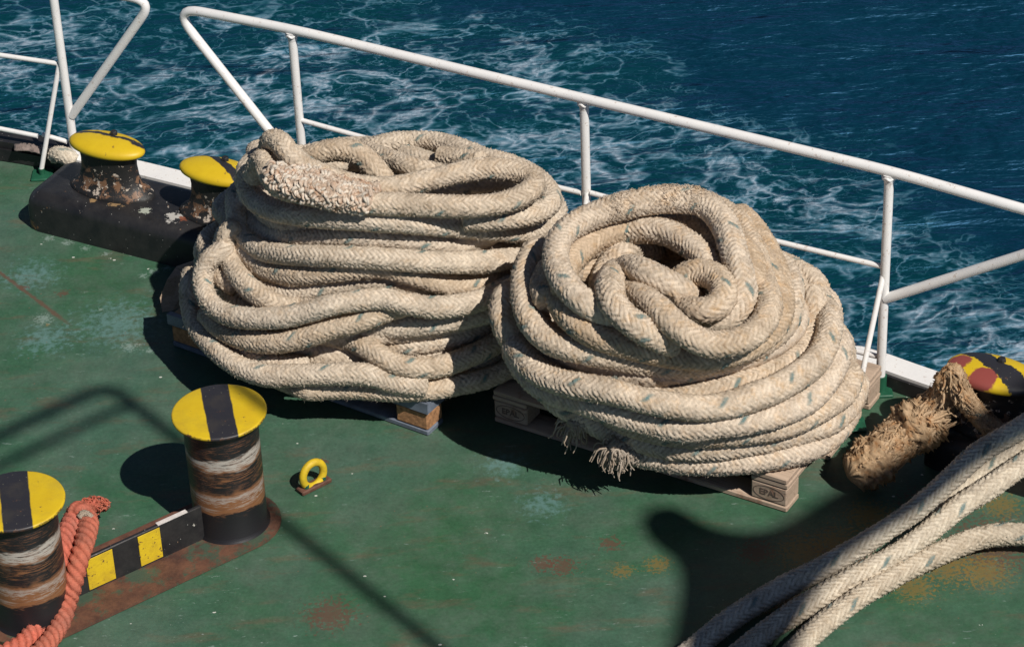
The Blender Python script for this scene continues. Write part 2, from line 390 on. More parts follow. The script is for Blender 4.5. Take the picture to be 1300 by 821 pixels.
def mat_water():
    m = NT('sea_water'); g = m.geo()
    warp = m.noise(g, .55, 4, .6, 0, 1)
    gw = m.vmath('ADD', g, m.vmath('SCALE', m.vmath('SUBTRACT', warp, (.5, .5, .5)), scale=.7))
    s = m.sep(g)
    # distance from the hull line: churned water is close to the ship and along the left
    e0, e1 = un(245, 240), un(1080, 457); d = (e1-e0)[:2]; d /= np.hypot(*d); nrm = np.array([-d[1], d[0]])
    off = m.math('SUBTRACT', m.vmath('DOT_PRODUCT', g, (float(nrm[0]), float(nrm[1]), 0.0)), float(nrm@e0[:2]))
    al = m.math('SUBTRACT', m.vmath('DOT_PRODUCT', g, (float(d[0]), float(d[1]), 0.0)), float(d@e0[:2]))
    edge = m.math('ADD', off, m.math('MULTIPLY', al, .35))          # wake widens astern (to the left)
    edge = m.math('ADD', edge, m.math('MULTIPLY', m.math('SUBTRACT', m.noise(g, .45, 4), .5), 2.2))
    mask = m.ramp(m.math('DIVIDE', edge, 16.), [(.0, .95), (.34, .95), (.385, .7), (.425, .0)])
    st = m.mapping(gw, rot=(0, 0, .30), scale=(.70, 1.0, 1))
    patch = m.ramp(m.noise(m.mapping(g, loc=(2, 5, 0)), .50, 4, .65), [(.33, .25), (.58, 1.)])
    dens = m.math('MULTIPLY', patch, mask)
    def lace(vec, sc_, det, wmax, dist=.8, rough=.55):
        L = m.math('ABSOLUTE', m.math('SUBTRACT', m.noise(vec, sc_, det, rough, dist), .5))
        return m.math('MULTIPLY', m.math('SUBTRACT', m.math('MULTIPLY', dens, wmax), L), 26., clamp=True)
    l1 = lace(st, 1.5, 4, .055, .3, .58); l2 = lace(m.mapping(st, loc=(7, 3, 0)), 3.2, 4, .050, .2, .58); l3 = lace(m.mapping(st, loc=(1, 9, 0)), 8.0, 4, .035, .2, .6)
    hb = m.ramp(m.math('DIVIDE', off, 8.), [(.50, 1.), (.76, 0.)])
    cl = m.math('MULTIPLY', m.math('SUBTRACT', m.noise(m.mapping(st, loc=(4, 4, 4)), 3.0, 7, .72, .2), m.math('SUBTRACT', .78, m.math('MULTIPLY', dens, m.math('ADD', .20, m.math('MULTIPLY', hb, .10))))), 14., clamp=True)
    f = m.math('MAXIMUM', m.math('MAXIMUM', l1, m.math('MULTIPLY', l2, .85)), m.math('MAXIMUM', m.math('MULTIPLY', l3, .55), cl))
    fine = m.ramp(m.noise(gw, 22, 4, .7), [(.35, .55), (.60, 1.)])
    f = m.math('MULTIPLY', f, fine, clamp=True)
    deep = (.0008, .0225, .042); teal = (.0006, .032, .040)
    c = m.mix(m.ramp(m.math('ADD', mask, m.math('MULTIPLY', m.math('SUBTRACT', m.noise(g, .8, 3), .5), 1.0)), [(.2, 0.), (1.1, 1.)]), deep, teal)
    c = m.mix(m.math('MULTIPLY', f, .92), c, m.ramp(f, [(.0, (.03, .20, .30)), (.45, (.14, .27, .37)), (1., (.30, .37, .45))]))
    w1 = m.noise(m.mapping(g, rot=(0, 0, .30), scale=(.55, 1.5, 1)), 1.15, 4, .55, .5)
    w2 = m.noise(m.mapping(g, rot=(0, 0, .15), scale=(.6, 1.7, 1)), 4.6, 4, .6, .3)
    w3 = m.noise(m.mapping(g, scale=(.8, 1.5, 1)), 15., 3, .6)
    h = m.math('ADD', m.math('ADD', m.math('MULTIPLY', w1, 1.5), m.math('MULTIPLY', w2, .32)), m.math('ADD', m.math('MULTIPLY', w3, .035), m.math('MULTIPLY', f, .03)))
    nb = m.bump(h, 1.0, .185)
    gl = m.n.new('ShaderNodeBsdfGlossy'); gl.inputs['Color'].default_value = (.22, .55, 1.0, 1); gl.inputs['Roughness'].default_value = .45
    lw = m.n.new('ShaderNodeLayerWeight'); lw.inputs['Blend'].default_value = .25
    m.l.new(nb, gl.inputs['Normal']); m.l.new(nb, lw.inputs['Normal'])
    mx = m.n.new('ShaderNodeMixShader'); fac = m.math('MULTIPLY', m.math('ADD', .045, m.math('MULTIPLY', m.math('POWER', m.math('MINIMUM', lw.outputs['Facing'], .80), 3.0), .50)), m.math('SUBTRACT', 1.0, f))
    m.l.new(fac, mx.inputs[0]); m.l.new(m.b.outputs[0], mx.inputs[1]); m.l.new(gl.outputs[0], mx.inputs[2]); m.l.new(mx.outputs[0], m.out.inputs['Surface'])
    return m.set(color=c, rough=.8, spec=0.0)
M['water'] = mat_water()

# ------------------------------------------------------------------ world, sun, camera
SUN_AZ = np.array([.607, -.795]); SUN_EL = radians(48.4)
w = bpy.data.worlds.new('World'); sc.world = w; w.use_nodes = True
nt = w.node_tree; bg = nt.nodes['Background']; sky = nt.nodes.new('ShaderNodeTexSky'); sky.sky_type = 'NISHITA'
sky.sun_disc = False; sky.sun_elevation = SUN_EL; sky.sun_rotation = atan2(SUN_AZ[0], SUN_AZ[1])
sky.air_density = .55; sky.dust_density = .05; sky.ozone_density = 1.0
nt.links.new(sky.outputs[0], bg.inputs[0]); bg.inputs[1].default_value = .05
sd = np.array([SUN_AZ[0]*cos(SUN_EL), SUN_AZ[1]*cos(SUN_EL), sin(SUN_EL)]); sd /= np.linalg.norm(sd)
sl = bpy.data.lights.new('sun', 'SUN'); sl.energy = 5.0; sl.angle = radians(.53); sl.color = (1.0, .955, .88)
so = bpy.data.objects.new('sun', sl); link(so); so.location = (5, -8, 14)
from mathutils import Vector, Matrix
so.rotation_euler = Vector(-sd).to_track_quat('-Z', 'Y').to_euler()
cd = bpy.data.cameras.new('camera'); co = bpy.data.objects.new('camera', cd); link(co); sc.camera = co
cd.sensor_fit = 'HORIZONTAL'; cd.sensor_width = 36; cd.lens = 36*FP/1300; cd.clip_start = .1; cd.clip_end = 6000
mw = Matrix(((RV[0], UV[0], -FW[0], 0), (RV[1], UV[1], -FW[1], 0), (RV[2], UV[2], -FW[2], CAMH), (0, 0, 0, 1)))
co.matrix_world = mw
sc.view_settings.view_transform = 'Standard'; sc.view_settings.look = 'None'; sc.view_settings.exposure = 0.0; sc.view_settings.gamma = 1

# ------------------------------------------------------------------ setting: deck, kerb, hull, water
outer = [(-9, 12.0), (-5, 11.6), (-3.2, 11.22)] + [tuple(un(x, y)[:2]) for x, y in ((0, 186), (100, 204), (245, 238), (520, 309), (800, 382), (1080, 455), (1175, 486), (1300, 534))] + [(2.5, 7.75), (3.3, 6.4), (3.9, 4.6), (4.2, 2)]
oc = spline(np.array([(x, y, 0) for x, y in outer]), .12)[:, :2]
tn = np.gradient(oc, axis=0); tn /= np.linalg.norm(tn, axis=1)[:, None]; nn = np.stack([tn[:, 1], -tn[:, 0]], 1)   # inward (towards camera)
nn[nn[:, 1] > 0] *= 1
inner = oc + nn*.10
mb = MB(); poly = [tuple(p) for p in (oc + nn*.004)] + [(4.2, -6), (-9, -6)]
n = len(poly); mb.add([(x, y, 0) for x, y in poly], [tuple(range(n))[::-1]])
deck = mb.build('deck', M['deck'], smooth=False); tag(deck, kind='structure')
def kerb(i0, i1, mat, name, zt=.07):
    mb = MB(); A = oc[i0:i1]; B = inner[i0:i1]; m_ = len(A)
    vs = [(x, y, -.05) for x, y in A] + [(x, y, zt) for x, y in A] + [(x, y, zt) for x, y in B] + [(x, y, .004) for x, y in B]
    fs = [(k*m_+i, k*m_+i+1, (k+1)*m_+i+1, (k+1)*m_+i) for k in range(3) for i in range(m_-1)]
    mb.add(vs, fs); o = mb.build(name, mat, sharp=30); tag(o, kind='structure'); return o
ks = int(np.argmin(np.hypot(oc[:, 0]-un(92, 200)[0], oc[:, 1]-un(92, 200)[1])))
kerb(0, ks+1, M['black'], 'kerb_black', .09)
kerb(ks, len(oc), M['white'], 'kerb')
# black inner face of the kerb
mb = MB(); A = inner + nn*.004; B = inner + nn*.016; m_ = len(A)
mb.add([(x, y, .06) for x, y in A] + [(x, y, .06) for x, y in B] + [(x, y, .004) for x, y in B], [(k*m_+i, k*m_+i+1, (k+1)*m_+i+1, (k+1)*m_+i) for k in range(2) for i in range(m_-1)])
tag(mb.build('kerb_face', M['black'], sharp=30), kind='structure')
mb = MB(); A = oc - nn*.003; mb.add([(x, y, .0) for x, y in A] + [(x, y, -4) for x, y in A], [(i, i+m_, i+m_+1, i+1) for i in range(m_-1)])
tag(mb.build('hull', M['black'], sharp=30), kind='structure')
mb = MB(); S = 4000; mb.add([(-S, -S, -3.2), (S, -S, -3.2), (S, S, -3.2), (-S, S, -3.2)], [(0, 1, 2, 3)])
tag(mb.build('water', M['water'], smooth=False), kind='structure')

# ------------------------------------------------------------------ rope mesh generator
ROPE_LOG = []
def rope_mesh(P, r, ds=.0042, nper=7, ncol=8, pitch=.0195, amp=.15, twist=.0, fuzz=.0019, tr_every=13, flat=None, kcross=1.45, ang0=None, twisted=False):
    """P centreline. returns V, quads, attrs for a braided rope with real relief"""
    P = resample(P, ds); m = len(P); n = nper*ncol
    s = np.arange(m)*ds
    T = np.gradient(P, axis=0); T /= np.linalg.norm(T, axis=1)[:, None]
    N = np.zeros_like(P); up = np.array([.3, .2, 1.]); v = np.cross(T[0], up); v /= np.linalg.norm(v)
    for i in range(m):
        v = v - T[i]*(v@T[i]); v /= np.linalg.norm(v); N[i] = v
    B = np.cross(T, N)
    a0 = rng.uniform(0, 2*pi) if ang0 is None else ang0
    k = np.arange(n); uu = (k % nper + .0)/nper
    colid = k//nper
    sg = np.where(colid % 2 == 0, 1., -1.)
    if twisted:      # three strand laid rope
        th = (k/n)[None, :]*3 + (s/pitch)[:, None]*1.0
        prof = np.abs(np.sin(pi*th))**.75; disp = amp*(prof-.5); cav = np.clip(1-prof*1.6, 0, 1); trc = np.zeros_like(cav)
    else:
        wv = .35*np.sin(s*3.1+rng.uniform(0, 6))+.25*np.sin(s*11+rng.uniform(0, 6))
        ph = (s/pitch+wv)[:, None] + sg[None, :]*(uu[None, :]-.5)*kcross + (colid*.37)[None, :]
        pf = np.abs(np.sin(pi*ph))**.55
        cp = np.sqrt(np.clip(1-(2*(uu+.5/nper)-1)**2, 0, 1))[None, :]**.6
        h = pf*(.45+.55*cp)
        wear = (.72+.28*np.sin(s*4.3+rng.uniform(0, 6))*np.sin(s*1.7+rng.uniform(0, 6)))[:, None]
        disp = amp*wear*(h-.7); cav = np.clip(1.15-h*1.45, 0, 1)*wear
        kk = np.floor(ph).astype(int)
        off = (colid*5 + int(rng.integers(0, 12)))
        trc = ((kk + off[None, :]) % tr_every == 0) & np.isin(colid, (0, 2, 4))[None, :] & (pf > .35)
        trc = trc.astype(float)*np.clip(cp, 0, 1)
        hsh = np.abs(np.sin((kk*12.9898+colid[None, :]*78.233))*43758.5453) % 1.0
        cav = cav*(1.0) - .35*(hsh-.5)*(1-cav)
    ang = a0 + 2*pi*(k/n)[None, :] + twist*s[:, None]
    lump = 1 + .025*np.sin(s*9+rng.uniform(0, 6)) + .018*np.sin(s*23+rng.uniform(0, 6))
    flat_ = .045*np.sin(s*5+rng.uniform(0, 6))[:, None]*np.cos(2*(k/n*2*pi)[None, :]+rng.uniform(0, 6))
    rad = r*(1+disp+flat_)*lump[:, None]
    rad = rad + rng.normal(0, fuzz, rad.shape)
    V = P[:, None, :] + rad[..., None]*(np.cos(ang)[..., None]*N[:, None, :] + np.sin(ang)[..., None]*B[:, None, :])
    idx = np.arange(m*n).reshape(m, n)
    a = idx[:-1]; b = idx[1:]
    F = np.stack([a, np.roll(a, -1, 1), np.roll(b, -1, 1), b], -1).reshape(-1, 4)
    V = V.reshape(-1, 3); cav = cav.ravel(); trc = trc.ravel()
    # hemispherical end caps
    Fc = []
    extra = []
    for e, base in ((0, 0), (1, (m-1)*n)):
        c = P[0]-T[0]*r*.35 if e == 0 else P[-1]+T[-1]*r*.35
        ci = len(V)+len(extra); extra.append(c)
        ks_ = np.arange(n)
        q = np.stack([base+ks_, base+(ks_+1) % n, np.full(n, ci)], 1)
        Fc.append(q[:, ::-1] if e == 0 else q)
    V = np.vstack([V, np.array(extra)]); cav = np.r_[cav, 0, 0]; trc = np.r_[trc, 0, 0]
    return V, F, np.vstack(Fc), cav, trc, (P, T, N, B, ang, rad)
def hairs(info, count, lmin=.004, lmax=.013, wd=.0014):
    P, T, N, B, ang, rad = info; m, n = rad.shape
    i = rng.integers(1, m-1, count); k = rng.integers(0, n, count)
    O = np.cos(ang[i if ang.shape[0] > 1 else 0, k])[:, None]*N[i] + np.sin(ang[i if ang.shape[0] > 1 else 0, k])[:, None]*B[i]
    base = P[i] + O*(rad[i, k]*.97)[:, None]
    d = O + rng.normal(0, .75, (count, 3)); d /= np.linalg.norm(d, axis=1)[:, None]
    L = rng.uniform(lmin, lmax, count)*rng.uniform(.4, 1, count)
    sd_ = np.cross(d, rng.normal(0, 1, (count, 3))); sd_ /= np.linalg.norm(sd_, axis=1)[:, None]
    tip = base + d*L[:, None] + rng.normal(0, .0015, (count, 3))
    V = np.stack([base - sd_*wd/2, base + sd_*wd/2, tip], 1).reshape(-1, 3)
    return V, np.arange(count*3).reshape(-1, 3)
class RopeAcc:
    def __init__(s): s.V = []; s.F = []; s.T = []; s.c = []; s.t = []; s.tn = []; s.n = 0; s.cur = 0.0
    def add(s, V, F, F3, cav, trc):
        s.V.append(V)
        if F is not None: s.F.append(F+s.n)
        if F3 is not None: s.T.append(F3+s.n)
        s.c.append(cav); s.t.append(trc); s.tn.append(np.full(len(V), s.cur)); s.n += len(V)
    def rope(s, P, r, hair=900, **k):
        s.cur = float(rng.uniform(-1, 1))
        V, F, F3, c, t, info = rope_mesh(P, r, **k); s.add(V, F, F3, c, t)
        L = len(info[0])*k.get('ds', .0042)
        if hair:
            V, F3 = hairs(info, int(hair*L)); s.add(V, None, F3, np.full(len(V), -.6), np.zeros(len(V)))
        return info
    def fibre(s, pts, r, n=5):
        s.cur = float(rng.uniform(-1, 1))
        mb = MB(); mb.tube(pts, r, n, caps=False); V = np.array(mb.v); F = np.array(mb.f)
        s.add(V, F, None, np.zeros(len(V)), np.zeros(len(V)))
    def build(s, name, mat, parent):
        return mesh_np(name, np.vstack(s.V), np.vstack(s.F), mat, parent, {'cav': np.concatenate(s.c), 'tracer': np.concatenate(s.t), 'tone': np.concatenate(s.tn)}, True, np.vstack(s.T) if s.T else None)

# ------------------------------------------------------------------ coil bodies
class Body:
    """stack of ellipses; each level given by left / right / bottom extents in view and depth semi axis"""
    def __init__(s, levels, phi):
        s.phi = phi; s.lv = []
        for z, xl, xr, yb, b in levels:
            c = un((xl+xr)/2, yb-b*200, z)[:2]; a = (xr-xl)/2/335
            for _ in range(30):
                t = np.linspace(0, 2*pi, 180); pts = s.ell(c, a, b, z, t)
                q = np.array([pr(p) for p in pts])
                exl, exr, eyb = q[:, 0].min(), q[:, 0].max(), q[:, 1].max()
                c = c + np.array([((xl+xr)/2-(exl+exr)/2)/345, -(yb-eyb)/345/.58*.8]); a += ((xr-xl)-(exr-exl))/2/345*.8
            s.lv.append((z, c[0], c[1], a, b))
        s.lv = np.array(s.lv)
    def ell(s, c, a, b, z, t):
        x = a*np.cos(t); y = b*np.sin(t); cp, sp = cos(s.phi), sin(s.phi)
        return np.stack([c[0]+x*cp-y*sp, c[1]+x*sp+y*cp, np.full_like(x, z)], -1)
    def at(s, z):
        return [np.interp(z, s.lv[:, 0], s.lv[:, k]) for k in range(1, 5)]
    def F(s, p):
        cx, cy, a, b = s.at(p[2]); dx, dy = p[0]-cx, p[1]-cy; cp, sp = cos(s.phi), sin(s.phi)
        return ((dx*cp+dy*sp)/a)**2 + ((-dx*sp+dy*cp)/b)**2
    def hit(s, x, y):
        d = ray(x, y); zs = np.linspace(s.lv[-1, 0], s.lv[0, 0], 160); best = None
        prev = None
        for z in zs:
            p = CAM + d*((z-CAMH)/d[2]); f = s.F(p)
            if f <= 1.0 :
                return p
            if best is None or f < best[0]: best = (f, p)
        return best[1]
    def angz(s, p):
        cx, cy, a, b = s.at(p[2]); dx, dy = p[0]-cx, p[1]-cy; cp, sp = cos(s.phi), sin(s.phi)
        u, v = (dx*cp+dy*sp)/a, (-dx*sp+dy*cp)/b
        return atan2(v, u), math.hypot(u, v)
    def back(s, p1, p0, zb=None):
        """arc from p1 round the far side to p0"""
        t1, r1 = s.angz(p1); t0, r0_ = s.angz(p0)
        while t0 < t1: t0 += 2*pi
        if t0 - t1 > 1.95*pi: t0 -= 2*pi
        out = []; n = max(4, int(abs(t0-t1)/.22))
        for i in range(1, n):
            f = i/n; t = t1+(t0-t1)*f; w_ = sin(pi*f)
            z = p1[2]*(1-f)+p0[2]*f
            if zb is not None: z = z*(1-w_) + zb*w_
            cx, cy, a, b = s.at(z); fb = sin(t+s.phi)                     # +1 = far side, -1 = side facing the photographer
            tgt = 1.0 if fb > .25 else 1.0-.115/a*min(1, (.25-fb)/.25)
            if z > s.lv[-1, 0]-.30 and fb > 0: z = z - .16*min(1, fb*1.5)*w_; tgt = .93
            w2 = min(1., w_*2.2); r = (r1*(1-f)+r0_*f)*(1-w2) + tgt*w2; x = r*a*cos(t); y = r*b*sin(t); cp, sp = cos(s.phi), sin(s.phi)
            out.append(np.array([cx+x*cp-y*sp, cy+x*sp+y*cp, z]))
        return out

def make_strands(body, specs, D, first_top):
    """specs: (pixel points, lift in rope diameters, close?) -> [centreline, visible count, closed, priority]"""
    S = []
    for k, (pts, lift, close) in enumerate(specs):
        vis = []
        for q in pts:
            p = un(q[0], q[1], q[2]) if len(q) > 2 else body.hit(q[0], q[1])
            vis.append(p - ray(q[0], q[1])*lift*D)
        vis = np.array(vis)
        if not close:
            for k_, f_ in ((0, .55), (1, .18), (-1, .55), (-2, .18)):
                vis[k_] = vis[k_] + ray(pts[k_][0], pts[k_][1])*f_*D
        dep = np.array([np.linalg.norm(p-CAM) for p in vis])
        for _ in range(2): dep[1:-1] = .5*dep[1:-1]+.25*(dep[:-2]+dep[2:])
        vis = np.array([CAM+ray(q[0], q[1])*t for q, t in zip(pts, dep)])
        v = spline(vis, .03); pri = lift if k < first_top else 2 + .3*(k-first_top)
        if close:
            bk = body.back(v[-1], v[0])
            full = spline(np.vstack([v[-2:], np.array(bk), v[:2]]), .03)[1:-1]
            S.append([np.vstack([v, full[1:-1]]), len(v), True, pri])
        else: S.append([v, len(v), False, pri])
    return S
def relax(S, D, it=60, eff=.86, force=True):
    idx = np.concatenate([np.full(len(s[0]), i) for i, s in enumerate(S)])
    X = np.vstack([s[0] for s in S]); st = np.r_[0, np.cumsum([len(s[0]) for s in S])]
    loc = np.concatenate([np.arange(len(s[0])) for s in S]); ln = np.concatenate([np.full(len(s[0]), len(s[0])) for s in S])
    pri = np.concatenate([np.where(np.arange(len(s[0])) < s[1], s[3], -9.) for s in S])
    clo = np.array([s[2] for s in S])[idx]
    sep0 = np.abs(loc[:, None]-loc[None, :]); sep0 = np.where(clo[:, None], np.minimum(sep0, ln[:, None]-sep0), sep0)
    ok = np.triu((idx[:, None] != idx[None, :]) | (sep0 > 7), 1)
    rayd = X-CAM; dist = np.linalg.norm(rayd, axis=1); rayd /= dist[:, None]
    I, J = np.where(ok & (np.linalg.norm(X[:, None]-X[None], axis=2) < 2.4*D))
    both = (pri[I] > -5) & (pri[J] > -5) & (np.abs(pri[I]-pri[J]) > .04) & (idx[I] != idx[J])
    forced = np.where(pri[I] > pri[J], 1., -1.)          # +1: J belongs behind I
    base = np.where(idx[I] < idx[J], -1., 1.)
    tmax = dist.copy()
    down = np.maximum(-rayd[:, 2], .05); tmax = (CAMH-(.144+D*.5))/down      # ray length at which the rope would lie on the pallet
    disp = np.zeros(len(X))
    # neighbouring wraps keep one order along their whole contact
    d0 = X[J]-X[I]; dep0 = np.einsum('ij,ij->i', d0, rayd[I]); vis_i = (pri[I] > -5) & (pri[J] > -5) & (pri[I] < 1.5) & (pri[J] < 1.5) & (idx[I] != idx[J])
    key = idx[I]*1000+idx[J]; vote = {}
    for k_, v_, ok_ in zip(key, dep0, vis_i):
        if ok_: vote[k_] = vote.get(k_, 0)+v_
    voted = np.array([np.sign(vote.get(k_, 0)) or 1. for k_ in key])
    for _ in range(it):
        Y = X+rayd*disp[:, None]
        d = Y[J]-Y[I]; dep = np.einsum('ij,ij->i', d, rayd[I]); perp2 = np.einsum('ij,ij->i', d, d)-dep**2
        Dm = eff*D; near = perp2 < Dm*Dm; need = np.sqrt(np.clip(Dm*Dm-perp2, 0, None))
        sg = np.where(np.abs(dep) < .10*D, base, np.sign(dep)); sg = np.where(both, forced, sg) if force else np.where(vis_i, voted, sg)
        delta = np.clip(need - dep*sg, 0, D)*near*.3
        wj = np.where(sg > 0, 1.35, .65); mv = np.zeros(len(X)); cnt = np.ones(len(X))
        np.add.at(mv, J, sg*delta*wj*.5); np.add.at(mv, I, -sg*delta*(2-wj)*.5)
        np.add.at(cnt, J, (delta > 0)*.3); np.add.at(cnt, I, (delta > 0)*.3)
        disp = disp + mv/cnt
        for (a, b), s_ in zip(zip(st[:-1], st[1:]), S):
            v = disp[a:b]
            for _k in range(2):
                v = .5*v+.25*(np.roll(v, 1)+np.roll(v, -1)) if s_[2] else .5*v+.25*(np.r_[v[:1], v[:-1]]+np.r_[v[1:], v[-1:]])
            disp[a:b] = v
        disp = np.minimum(disp, tmax-dist)
    Y = X+rayd*disp[:, None]
    for i, (a, b) in enumerate(zip(st[:-1], st[1:])): S[i][0] = Y[a:b]
    return S

DRAW = .915
def build_coil(S, D, acc, filler, seedhair=900):
    for line, nv, closed, _pri in S:
        if closed:
            L = np.vstack([line, line[:1]])
            half = nv + (len(line)-nv)//2                       # the join of the turn is hidden on the far side
            L = np.vstack([line[half:], line[:half+1]])
            acc.rope(spline(L, .01), D*DRAW/2, hair=int(seedhair*.7), ds=.0046, twist=rng.uniform(-.5, .5))
        else:
            acc.rope(spline(line, .01), D*DRAW/2, hair=seedhair, twist=rng.uniform(-.5, .5))
    for L in filler: acc.rope(L, D/2, hair=300, ds=.0065, nper=5)

# ================================================================== COIL ONE
B1 = Body([(.19, 250, 672, 492, .46), (.34, 246, 680, 452, .47), (.48, 254, 690, 402, .47), (.62, 290, 700, 350, .45), (.78, 303, 702, 298, .42), (.90, 312, 702, 268, .40)], radians(-14))
D1 = .087
L1 = [
 # bottom wraps first (index order decides which lies behind when level)
 ([(392,494),(430,493),(470,494),(508,496),(547,494),(585,487),(614,481),(643,469),(672,448)], -.35, True),
 ([(300,440),(320,452),(350,462),(394,466),(430,468),(470,470)], -1.0, False),
 ([(360,458),(394,457),(430,457),(470,464),(510,474)], -.75, False),
 ([(245,345),(241,365),(242,385),(247,408),(259,428),(274,443),(294,459),(317,471),(345,477),(384,476),(422,475),(461,475),(480,479),(505,486),(540,489)], .0, False),
 ([(590,470),(614,462),(643,448),(672,428)], -.6, False),
 ([(400,433),(422,430),(446,432),(467,442),(489,456),(508,464),(537,467),(566,463),(595,453),(620,441),(645,425),(668,405)], .05, True),
 ([(537,456),(560,449),(585,440),(610,430),(640,415)], -.35, False),
 ([(455,425),(478,432),(508,438),(537,437),(566,430),(597,424),(630,414),(660,398)], -.1, True),
 ([(250,380),(258,402),(275,420),(296,436),(326,455),(355,463),(390,466)], -.55, False),
 ([(457,421),(470,418),(508,415),(547,411),(585,405),(612,399),(640,390),(672,374)], -.0, True),
 ([(262,398),(280,416),(305,428),(336,434),(365,433),(394,426),(422,417),(448,411),(472,403),(497,393),(525,386)], .15, False),
 ([(330,414),(360,416),(390,409),(420,400),(450,395)], -.5, False),
 ([(283,318),(266,330),(258,348),(259,368),(268,386),(288,399),(317,404),(355,403),(394,395),(422,387),(480,379),(508,384),(547,390),(585,387),(614,379),(645,364),(680,345)], .5, True),
 ([(276,325),(277,342),(286,354),(300,362)], -.4, False),
 ([(300,285),(289,300),(288,319),(297,341),(313,362),(332,377),(352,388),(376,394)], .25, False),
 ([(312,330),(326,350),(340,364),(356,373),(374,376),(403,368),(442,360),(480,357),(515,362),(545,371),(580,376)], -.3, False),
 ([(300,285),(303,304),(314,323),(332,340),(357,348),(384,350),(422,346),(461,341),(492,341),(515,347),(537,353),(560,360),(585,363),(614,358),(636,348),(660,334)], .05, True),
 ([(440,348),(480,349),(520,356),(560,364),(600,372),(640,362)], -.7, False),
 ([(300,265),(302,280),(310,300),(330,316),(361,323),(403,325),(461,327),(518,331),(560,333),(589,333),(620,332),(655,326)], .2, True),
 ([(312,255),(318,270),(332,288),(352,298),(378,302),(420,302),(461,302),(528,307),(585,313),(643,319),(676,318),(698,308)], -.05, True),
 ([(600,336),(630,332),(665,330),(690,322)], -.5, False),
 ([(330,203),(318,209),(313,220),(314,236),(324,254),(345,266),(376,273),(422,277),(471,280),(518,282),(547,285),(585,288),(624,292),(660,294),(684,290),(700,280),(706,266)], .2, True),
]
T1 = [
 # top of the coil: explicit heights
 ([(461,189,.78),(478,186,.79),(499,181,.80),(537,179,.81),(566,183,.82),(592,192,.84),(614,201,.86),(640,208,.87),(664,217,.87),(684,229,.86),(697,245,.84),(698,259,.83),(684,269,.82),(660,275,.82),(625,278,.82),(590,279,.82)], 0, False),
 ([(514,196,.78),(533,202,.79),(551,208,.80),(572,212,.80)], 0, False),
 ([(560,198,.76),(590,202,.78),(610,206,.80)], 0, False),
 ([(468,193,.80),(484,200,.81),(504,206,.83),(522,212,.84),(545,218,.85),(565,222,.83)], 0, False),
 ([(580,250,.72),(588,244,.73),(600,241,.74),(618,245,.73),(632,252,.70)], 0, False),
 ([(538,249,.77),(557,243,.78),(585,236,.79),(614,230,.80),(640,227,.79),(665,231,.77)], 0, False),
 ([(384,203,.88),(399,197,.90),(422,191,.91),(445,192,.91),(462,200,.90),(474,212,.88),(484,224,.85),(492,240,.80)], 0, False),
 ([(322,226,.86),(326,212,.90),(334,203,.93),(339,214,.94),(345,228,.94),(358,240,.93),(390,247,.92),(432,254,.91),(470,258,.90),(518,260,.90),(566,262,.90),(605,262,.90),(640,257,.90),(666,247,.90),(678,234,.90),(672,223,.91),(652,217,.92),(622,214,.93),(590,218,.94),(560,225,.94),(530,232,.93),(505,237,.92),(480,238,.92),(450,235,.93),(418,226,.95),(390,213,.97),(368,196,1.0),(356,181,1.01),(345,178,.99),(342,190,.93),(350,205,.86)], 0, False),
]
S1 = make_strands(B1, L1 + T1, D1, len(L1))
relax(S1, D1, it=90, eff=.84)
coil1 = empty('rope_coil', tuple(B1.lv[0, 1:3])+(.144,))
tag(coil1, 'left coil, tall flat topped stack of beige rope with a rough spliced eye on top', 'rope coil', 'thick mooring ropes coiled on pallets')
def fillers(body, D, inset, z0, z1, step=.08):
    out = []
    z = z0
    while z < z1:
        for ins in inset:
            cx, cy, a, b = body.at(z); t = np.linspace(0, 2*pi, 40)
            aa, bb = a-ins, b-ins
            if bb < .06: continue
            zz = z + .015*np.sin(3*t+z*30)
            x = aa*np.cos(t); y = bb*np.sin(t); cp, sp = cos(body.phi), sin(body.phi)
            out.append(np.stack([cx+x*cp-y*sp, cy+x*sp+y*cp, zz], -1))
        z += step
    return out
def offset_children(par):
    """keep children where they are although the empty stands at the thing's base"""
    loc = par.location.copy()
    for ch in par.children: ch.matrix_parent_inverse = Matrix.Translation(-loc)
acc = RopeAcc()
build_coil(S1, D1, acc, fillers(B1, D1, (.10, .19), .20, .70), 2600)
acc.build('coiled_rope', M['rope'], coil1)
# spliced section: shaggy tucked strand ends over the eye
def tucks(acc, line, r, pitch=.014, fr=.0078):
    T = np.gradient(line, axis=0); T /= np.linalg.norm(T, axis=1)[:, None]
    s_ = np.r_[0, np.cumsum(np.linalg.norm(np.diff(line, axis=0), axis=1))]
    for row in range(9):
        a0 = -1.7 + row*.42
        for d in np.arange(0, s_[-1], pitch):
            i = min(len(line)-2, int(np.searchsorted(s_, d))); t = T[i]
            v = (RV - t*(t@RV)); v /= np.linalg.norm(v); up_ = np.cross(v, t); up_ *= np.sign(up_[2])
            sd_ = np.cross(t, up_)
            a = a0 + random.uniform(-.12, .12); q = up_*cos(a)+sd_*sin(a); q2 = up_*cos(a+.5)+sd_*sin(a+.5); qm = up_*cos(a+.25)+sd_*sin(a+.25)
            sg = 1 if row % 2 else -1; L = random.uniform(.8, 1.25)
            p0 = line[i]+q*r*.92; p3 = line[i]+q2*r*.92+t*sg*.016*L; pm = line[i]+qm*r*(1.10+random.random()*.10)+t*sg*.008*L
            pts = spline(np.array([p0, pm+rng.normal(0, .002, 3), p3+rng.normal(0, .003, 3)]), .006)
            acc.fibre(pts, np.linspace(1., .75, len(pts))*fr*random.uniform(.7, 1.1), 5)
